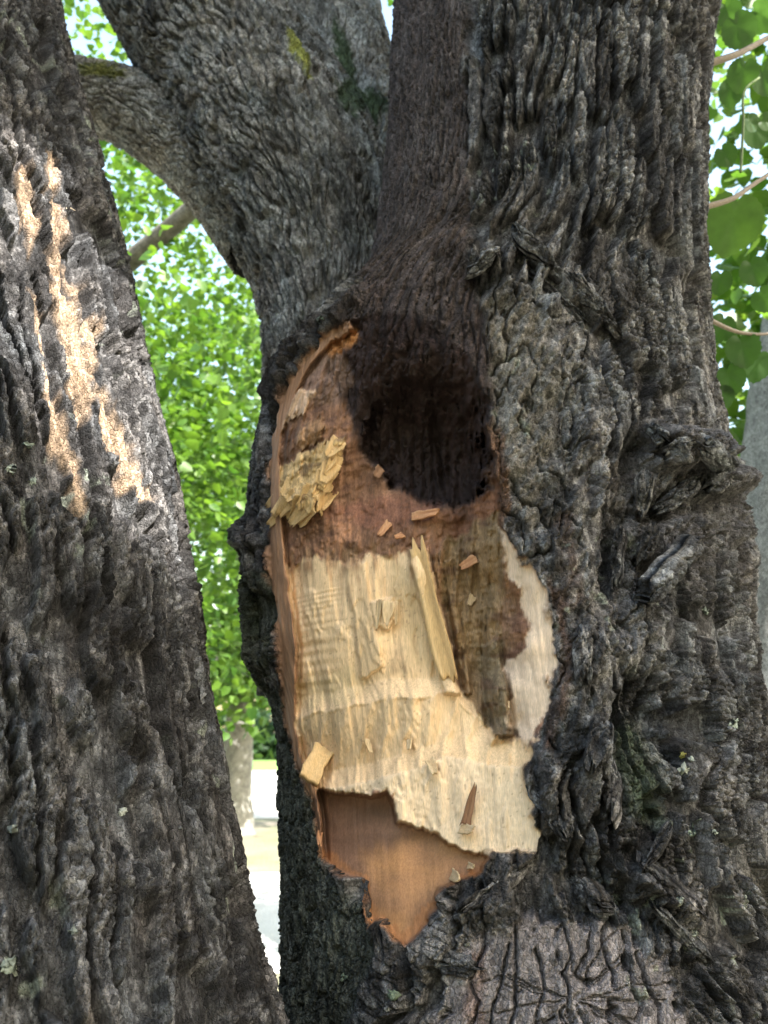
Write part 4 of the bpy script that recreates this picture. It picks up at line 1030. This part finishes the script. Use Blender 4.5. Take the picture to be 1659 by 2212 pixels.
# thin torn lamellae on the hollow's wall, ragged tips pointing down
frng = np.random.default_rng(77)
PEACHC = ((0.50, 0.34, 0.23), (0.60, 0.44, 0.32), (0.34, 0.20, 0.12))
for i in range(52):
    x, y = frng.uniform(606, 748), frng.uniform(845, 1095)
    if x < 600 + 0.0 * y or x > 760 - 0.28 * max(0, y - 950) or x + y * 0.9 < 1420: continue
    ln = frng.uniform(34, 62); an_ = frng.normal(math.radians(122), 0.10)
    if y < 950 and not (y < 905 and 618 < x < 680): continue
    c_ = PEACHC if y < 920 else YELLOWC
    shard('wood_flake', (x, y), (x + ln * math.cos(an_), y + ln * math.sin(an_)), frng.uniform(0.018, 0.040), 0.0020, 8000 + 11 * i, c_, wound[4], TOFF, frng.uniform(0.2, 0.7), 0.06, (-0.004, frng.uniform(0.0, 0.005)), tw=frng.normal(0, 0.10), nu=14, nv=7)
# loose chips lying in the wound: things of their own
CHIPS = [((700, 1622), (668, 1688), 0.036, 0.014, YELLOWC, 0.15, 0.0, 'ribbed yellow wedge of wood at the lip of the lower tread beside the inner bark'),
         ((932, 1646), (948, 1680), 0.014, 0.004, WOODC, 0.3, 0.1, 'small pale wood chip resting on the lower tread of the cut'),
         ((1008, 1782), (1032, 1694), 0.015, 0.003, BROWNC, 0.7, 0.06, 'long thin brown sliver leaning upright against the pale wood'),
         ((1002, 1790), (1036, 1806), 0.016, 0.003, WOODC, 0.2, 0.35, 'curled white shaving at the foot of the thin brown sliver'),
         ((1020, 1872), (1040, 1880), 0.009, 0.003, WOODC, 0.3, 0.1, 'tiny pale chip caught above the orange fringe of the old wood'),
         ((984, 1894), (1006, 1908), 0.014, 0.003, WOODC, 0.2, 0.1, 'pale chip lying on the orange fringe under the old brown wood'),
         ((842, 1134), (820, 1166), 0.013, 0.003, ORANGEC, 0.4, 0.15, 'peach flake hanging on the brown band below the dark hollow'),
         ((895, 1122), (946, 1112), 0.016, 0.005, ORANGEC, 0.4, 0.0, 'rust-coloured slab flake on the front edge of the dark hollow'),
         ((1030, 1205), (1000, 1226), 0.016, 0.004, ORANGEC, 0.4, 0.2, 'orange chip stuck in the brown fibres of the deep groove'),
         ((1020, 1290), (1004, 1312), 0.012, 0.003, WOODC, 0.4, 0.2, 'pale curled chip low in the brown fibres of the deep groove'),
         ((820, 1012), (798, 1036), 0.018, 0.003, BROWNC, 0.3, 0.4, 'curled brown flap of rotten wood at the rim of the hollow'),
         ((870, 1160), (850, 1172), 0.012, 0.003, ORANGEC, 0.4, 0.2, 'small rust-coloured flake below the peach flake'),
         ((688, 1802), (680, 1834), 0.009, 0.003, ORANGEC, 0.3, 0.5, 'thin curled shaving of inner bark at the edge of the old brown wood'),
         ((1104, 1520), (1112, 1534), 0.011, 0.003, WOODC, 0.2, 0.1, 'white chip caught between the deep groove and the pale strip'),
         ((890, 1600), (896, 1622), 0.010, 0.003, WOODC, 0.3, 0.1, 'little pale chip on the riser between the two treads'),
         ((790, 1596), (796, 1620), 0.008, 0.003, WOODC, 0.3, 0.2, 'slim pale chip standing out of the scalloped riser')]
for i, (a, b, w_, th_, c_, pt_, cu, lb) in enumerate(CHIPS):
    A = look(*a)[0]
    tag(shard('wood_chip', a, b, w_, th_, 6000 + 23 * i, c_, None, (0, 0, 0), pt_, cu, (0.006, 0.012), tw=0.25 * ((i % 3) - 1)), lb, 'wood chip', 'chips of wood lying in the wound')

# ================================================================== lichen draped on the bark
def lichen(x, y, r, seed, lookf, parent, off, c=(0.34, 0.40, 0.33)):
    nr_, nt_ = 9, 34
    rr = np.linspace(0.02, 1, nr_)[:, None] + np.zeros((1, nt_)); tt_ = np.linspace(0, 2 * math.pi, nt_, endpoint=False)[None] + np.zeros((nr_, 1))
    lobes = 0.62 + 0.38 * fbm(np.cos(tt_) * 2.4 + seed, np.sin(tt_) * 2.4, seed, 4) + 0.10 * np.sin(9 * tt_ + seed)
    X = x + r * rr * lobes * np.cos(tt_); Y = y + 0.85 * r * rr * lobes * np.sin(tt_)
    V = []
    for xx, yy, q in zip(X.ravel(), Y.ravel(), rr.ravel()):
        f = lookf(xx, yy)
        if f is None: return
        V.append(f[0] + f[1] * (0.0035 * (1 - q ** 4) + 0.0008))
    V = np.array(V)
    cc = np.asarray(c) * 0.55 * (1 + 0.35 * fbm(X / 5, Y / 5, seed, 3))[..., None]
    return make_mesh('lichen', V - np.array(off), grid_faces(nr_, nt_, True), cc.reshape(-1, 3), M_LICHEN, None, parent)
for i, (x, y, r, c) in enumerate([(1588, 1562, 20, (0.40, 0.46, 0.40)), (1478, 1662, 20, (0.42, 0.45, 0.38)), (1474, 1632, 12, (0.33, 0.32, 0.10)), (1492, 1640, 9, (0.40, 0.44, 0.38)), (1512, 1786, 24, (0.40, 0.48, 0.42)), (1538, 1800, 14, (0.42, 0.48, 0.42)), (1494, 1800, 14, (0.36, 0.44, 0.36)), (1524, 1318, 10, (0.36, 0.42, 0.36)),
                              (740, 2110, 16, (0.26, 0.32, 0.25)), (850, 2150, 20, (0.22, 0.28, 0.20)), (838, 2180, 10, (0.40, 0.40, 0.38)), (1010, 2040, 10, (0.3, 0.3, 0.26)), (690, 690, 16, (0.26, 0.31, 0.25))]):
    lichen(x, y, r, 7000 + i * 3, look, trunk, TOFF, c)
LOFF = tuple(lean.location)
for i, (x, y, r, c) in enumerate([(262, 1752, 15, (0.52, 0.56, 0.50)), (225, 1782, 12, (0.40, 0.42, 0.40)), (20, 2085, 34, (0.38, 0.44, 0.38)), (24, 1015, 18, (0.38, 0.43, 0.38)), (70, 1040, 14, (0.36, 0.42, 0.36)), (60, 960, 12, (0.30, 0.35, 0.29)), (160, 2010, 14, (0.30, 0.33, 0.29)), (30, 1790, 14, (0.34, 0.37, 0.33)), (388, 1790, 8, (0.34, 0.35, 0.33))]):
    lichen(x, y, r, 7200 + i * 3, look_l, ltrunk, LOFF, c)

# ================================================================== leafy shoots of the wounded tree beside its trunk
def big_leaf(parent, px_, py_, Y, size, roll, face, seed, off, c):
    """a heart-shaped, toothed leaf hanging from its stalk"""
    n = 44
    a = np.linspace(0, 2 * math.pi, n, endpoint=False)
    rad = 0.52 * (1 - 0.25 * np.sin(a)) + 0.10 * np.exp(-((a - 1.5 * math.pi) / 0.28) ** 2) - 0.20 * np.exp(-((a - 0.5 * math.pi) / 0.25) ** 2)
    rad = rad * (1 + 0.05 * np.where(np.arange(n) % 2, 1, -1) * 0.6)
    x = rad * np.cos(a) * 0.98; y = rad * np.sin(a)
    rings = [(0.0, 0), (0.5, 1), (1.0, 2)]
    V = []
    for q in (0.5, 1.0):
        V += [(q * xx, q * yy, 0.16 * abs(q * xx) - 0.10 * (q * yy) ** 2 + 0.03 * math.sin(7 * xx + seed)) for xx, yy in zip(x, y)]
    V = np.array(V + [(0, 0, 0)])
    T_ = [(i, (i + 1) % n, 2 * n) for i in range(n)]
    Q_ = [(i, n + i, n + (i + 1) % n, (i + 1) % n) for i in range(n)]
    F3 = np.array([(a_, b_, c_) for (a_, b_, c_) in T_] + [(q[0], q[1], q[2]) for q in Q_] + [(q[0], q[2], q[3]) for q in Q_])
    C = at(px_, py_, Y)
    view = CAM - C; view /= np.linalg.norm(view)
    r_ = np.cross([0, 0, 1.0], view); r_ /= np.linalg.norm(r_); up = np.cross(view, r_)
    view2 = view * math.cos(face) + r_ * math.sin(face); r2 = np.cross(up, view2)
    ex = r2 * math.cos(roll) + up * math.sin(roll); ey = -r2 * math.sin(roll) + up * math.cos(roll)
    Pw = C + size * (V[:, :1] * ex + V[:, 1:2] * ey + V[:, 2:3] * view2)
    vein = 1 + 0.12 * fbm(V[:, 0] * 3 + seed, V[:, 1] * 3, seed, 3)
    o = make_mesh('leaf', Pw - np.array(off), F3, np.asarray(c)[None] * vein[:, None], M_LEAF, None, parent)
    return o
for i, (twig, rads, leaves) in enumerate([
        ([(1542, 139, 1.80), (1590, 118, 1.82), (1640, 92, 1.86), (1700, 60, 1.9)], [0.010, 0.009, 0.008, 0.006],
         [(1592, 56, 1.98, 0.10, 0.3, 0.3), (1606, 150, 2.05, 0.09, -0.4, 0.2), (1640, 30, 2.1, 0.10, 0.8, -0.3), (1570, 20, 2.1, 0.08, 0.2, 0.2), (1648, 160, 2.1, 0.09, 0.1, 0.5), (1580, 190, 2.15, 0.08, -0.2, 0.3)]),
        ([(1535, 449, 1.80), (1580, 430, 1.82), (1625, 400, 1.85), (1700, 350, 1.9)], [0.008, 0.007, 0.006, 0.005],
         [(1584, 462, 1.95, 0.155, -0.35, 0.15), (1564, 330, 1.98, 0.062, 0.4, 0.2), (1625, 578, 2.0, 0.075, 0.2, 0.2), (1556, 602, 1.97, 0.060, -0.2, 0.1), (1648, 640, 2.0, 0.07, 0.5, -0.2), (1630, 280, 2.05, 0.08, 0.2, 0.5)]),
        ([(1600, 372, 1.92), (1606, 270, 1.93), (1612, 190, 1.95), (1640, 168, 1.97)], [0.004, 0.004, 0.0035, 0.003], [(1620, 262, 1.97, 0.05, 0.6, 0.8), (1650, 262, 1.99, 0.05, 1.2, 0.6)]),
        ([(1548, 690, 1.84), (1590, 716, 1.9), (1640, 722, 1.95), (1690, 716, 2.0)], [0.006, 0.005, 0.004, 0.003],
         [(1602, 745, 1.95, 0.085, 0.1, 0.2), (1560, 700, 1.95, 0.07, -0.5, 0.2), (1575, 810, 2.0, 0.075, 0.2, 0.1), (1636, 780, 2.05, 0.08, -0.3, 0.3), (1560, 850, 2.02, 0.055, 0.3, 0.2)])]):
    pts3 = [at(*q) for q in twig]
    if i in (0, 1, 3):
        pts3[0] = pts3[0] + np.array([-0.02, 0.0, 0.0])
    sh = tube('leafy_shoot', pts3, rads, tree, M_TWIG, (0.20, 0.165, 0.13) if i != 2 else (0.16, 0.22, 0.10), 8, 0.05, 80 + i, TOFF)
    for j, (x, y, Y, sz, rl, fcg) in enumerate(leaves):
        big_leaf(sh, x, y, Y, sz, rl, fcg, 90 + 7 * i + j, TOFF, ((0.065, 0.125, 0.03) if (i, j) == (1, 0) else (0.04, 0.09, 0.025)))
# a dry straw stuck to the leaning trunk
A = look_l(143, 454)[0]; B = look_l(163, 458)[0]
tag(tube('dry_straw', [A + np.array([0, -0.004, 0]), (A + B) / 2 + np.array([0, -0.008, 0.001]), B + np.array([0, -0.006, 0])], [0.0012, 0.0013, 0.0009], None, M_WOOD, (0.6, 0.5, 0.38), 6, 0, 99), 'short dry straw caught on the bark of the leaning trunk', 'straw')
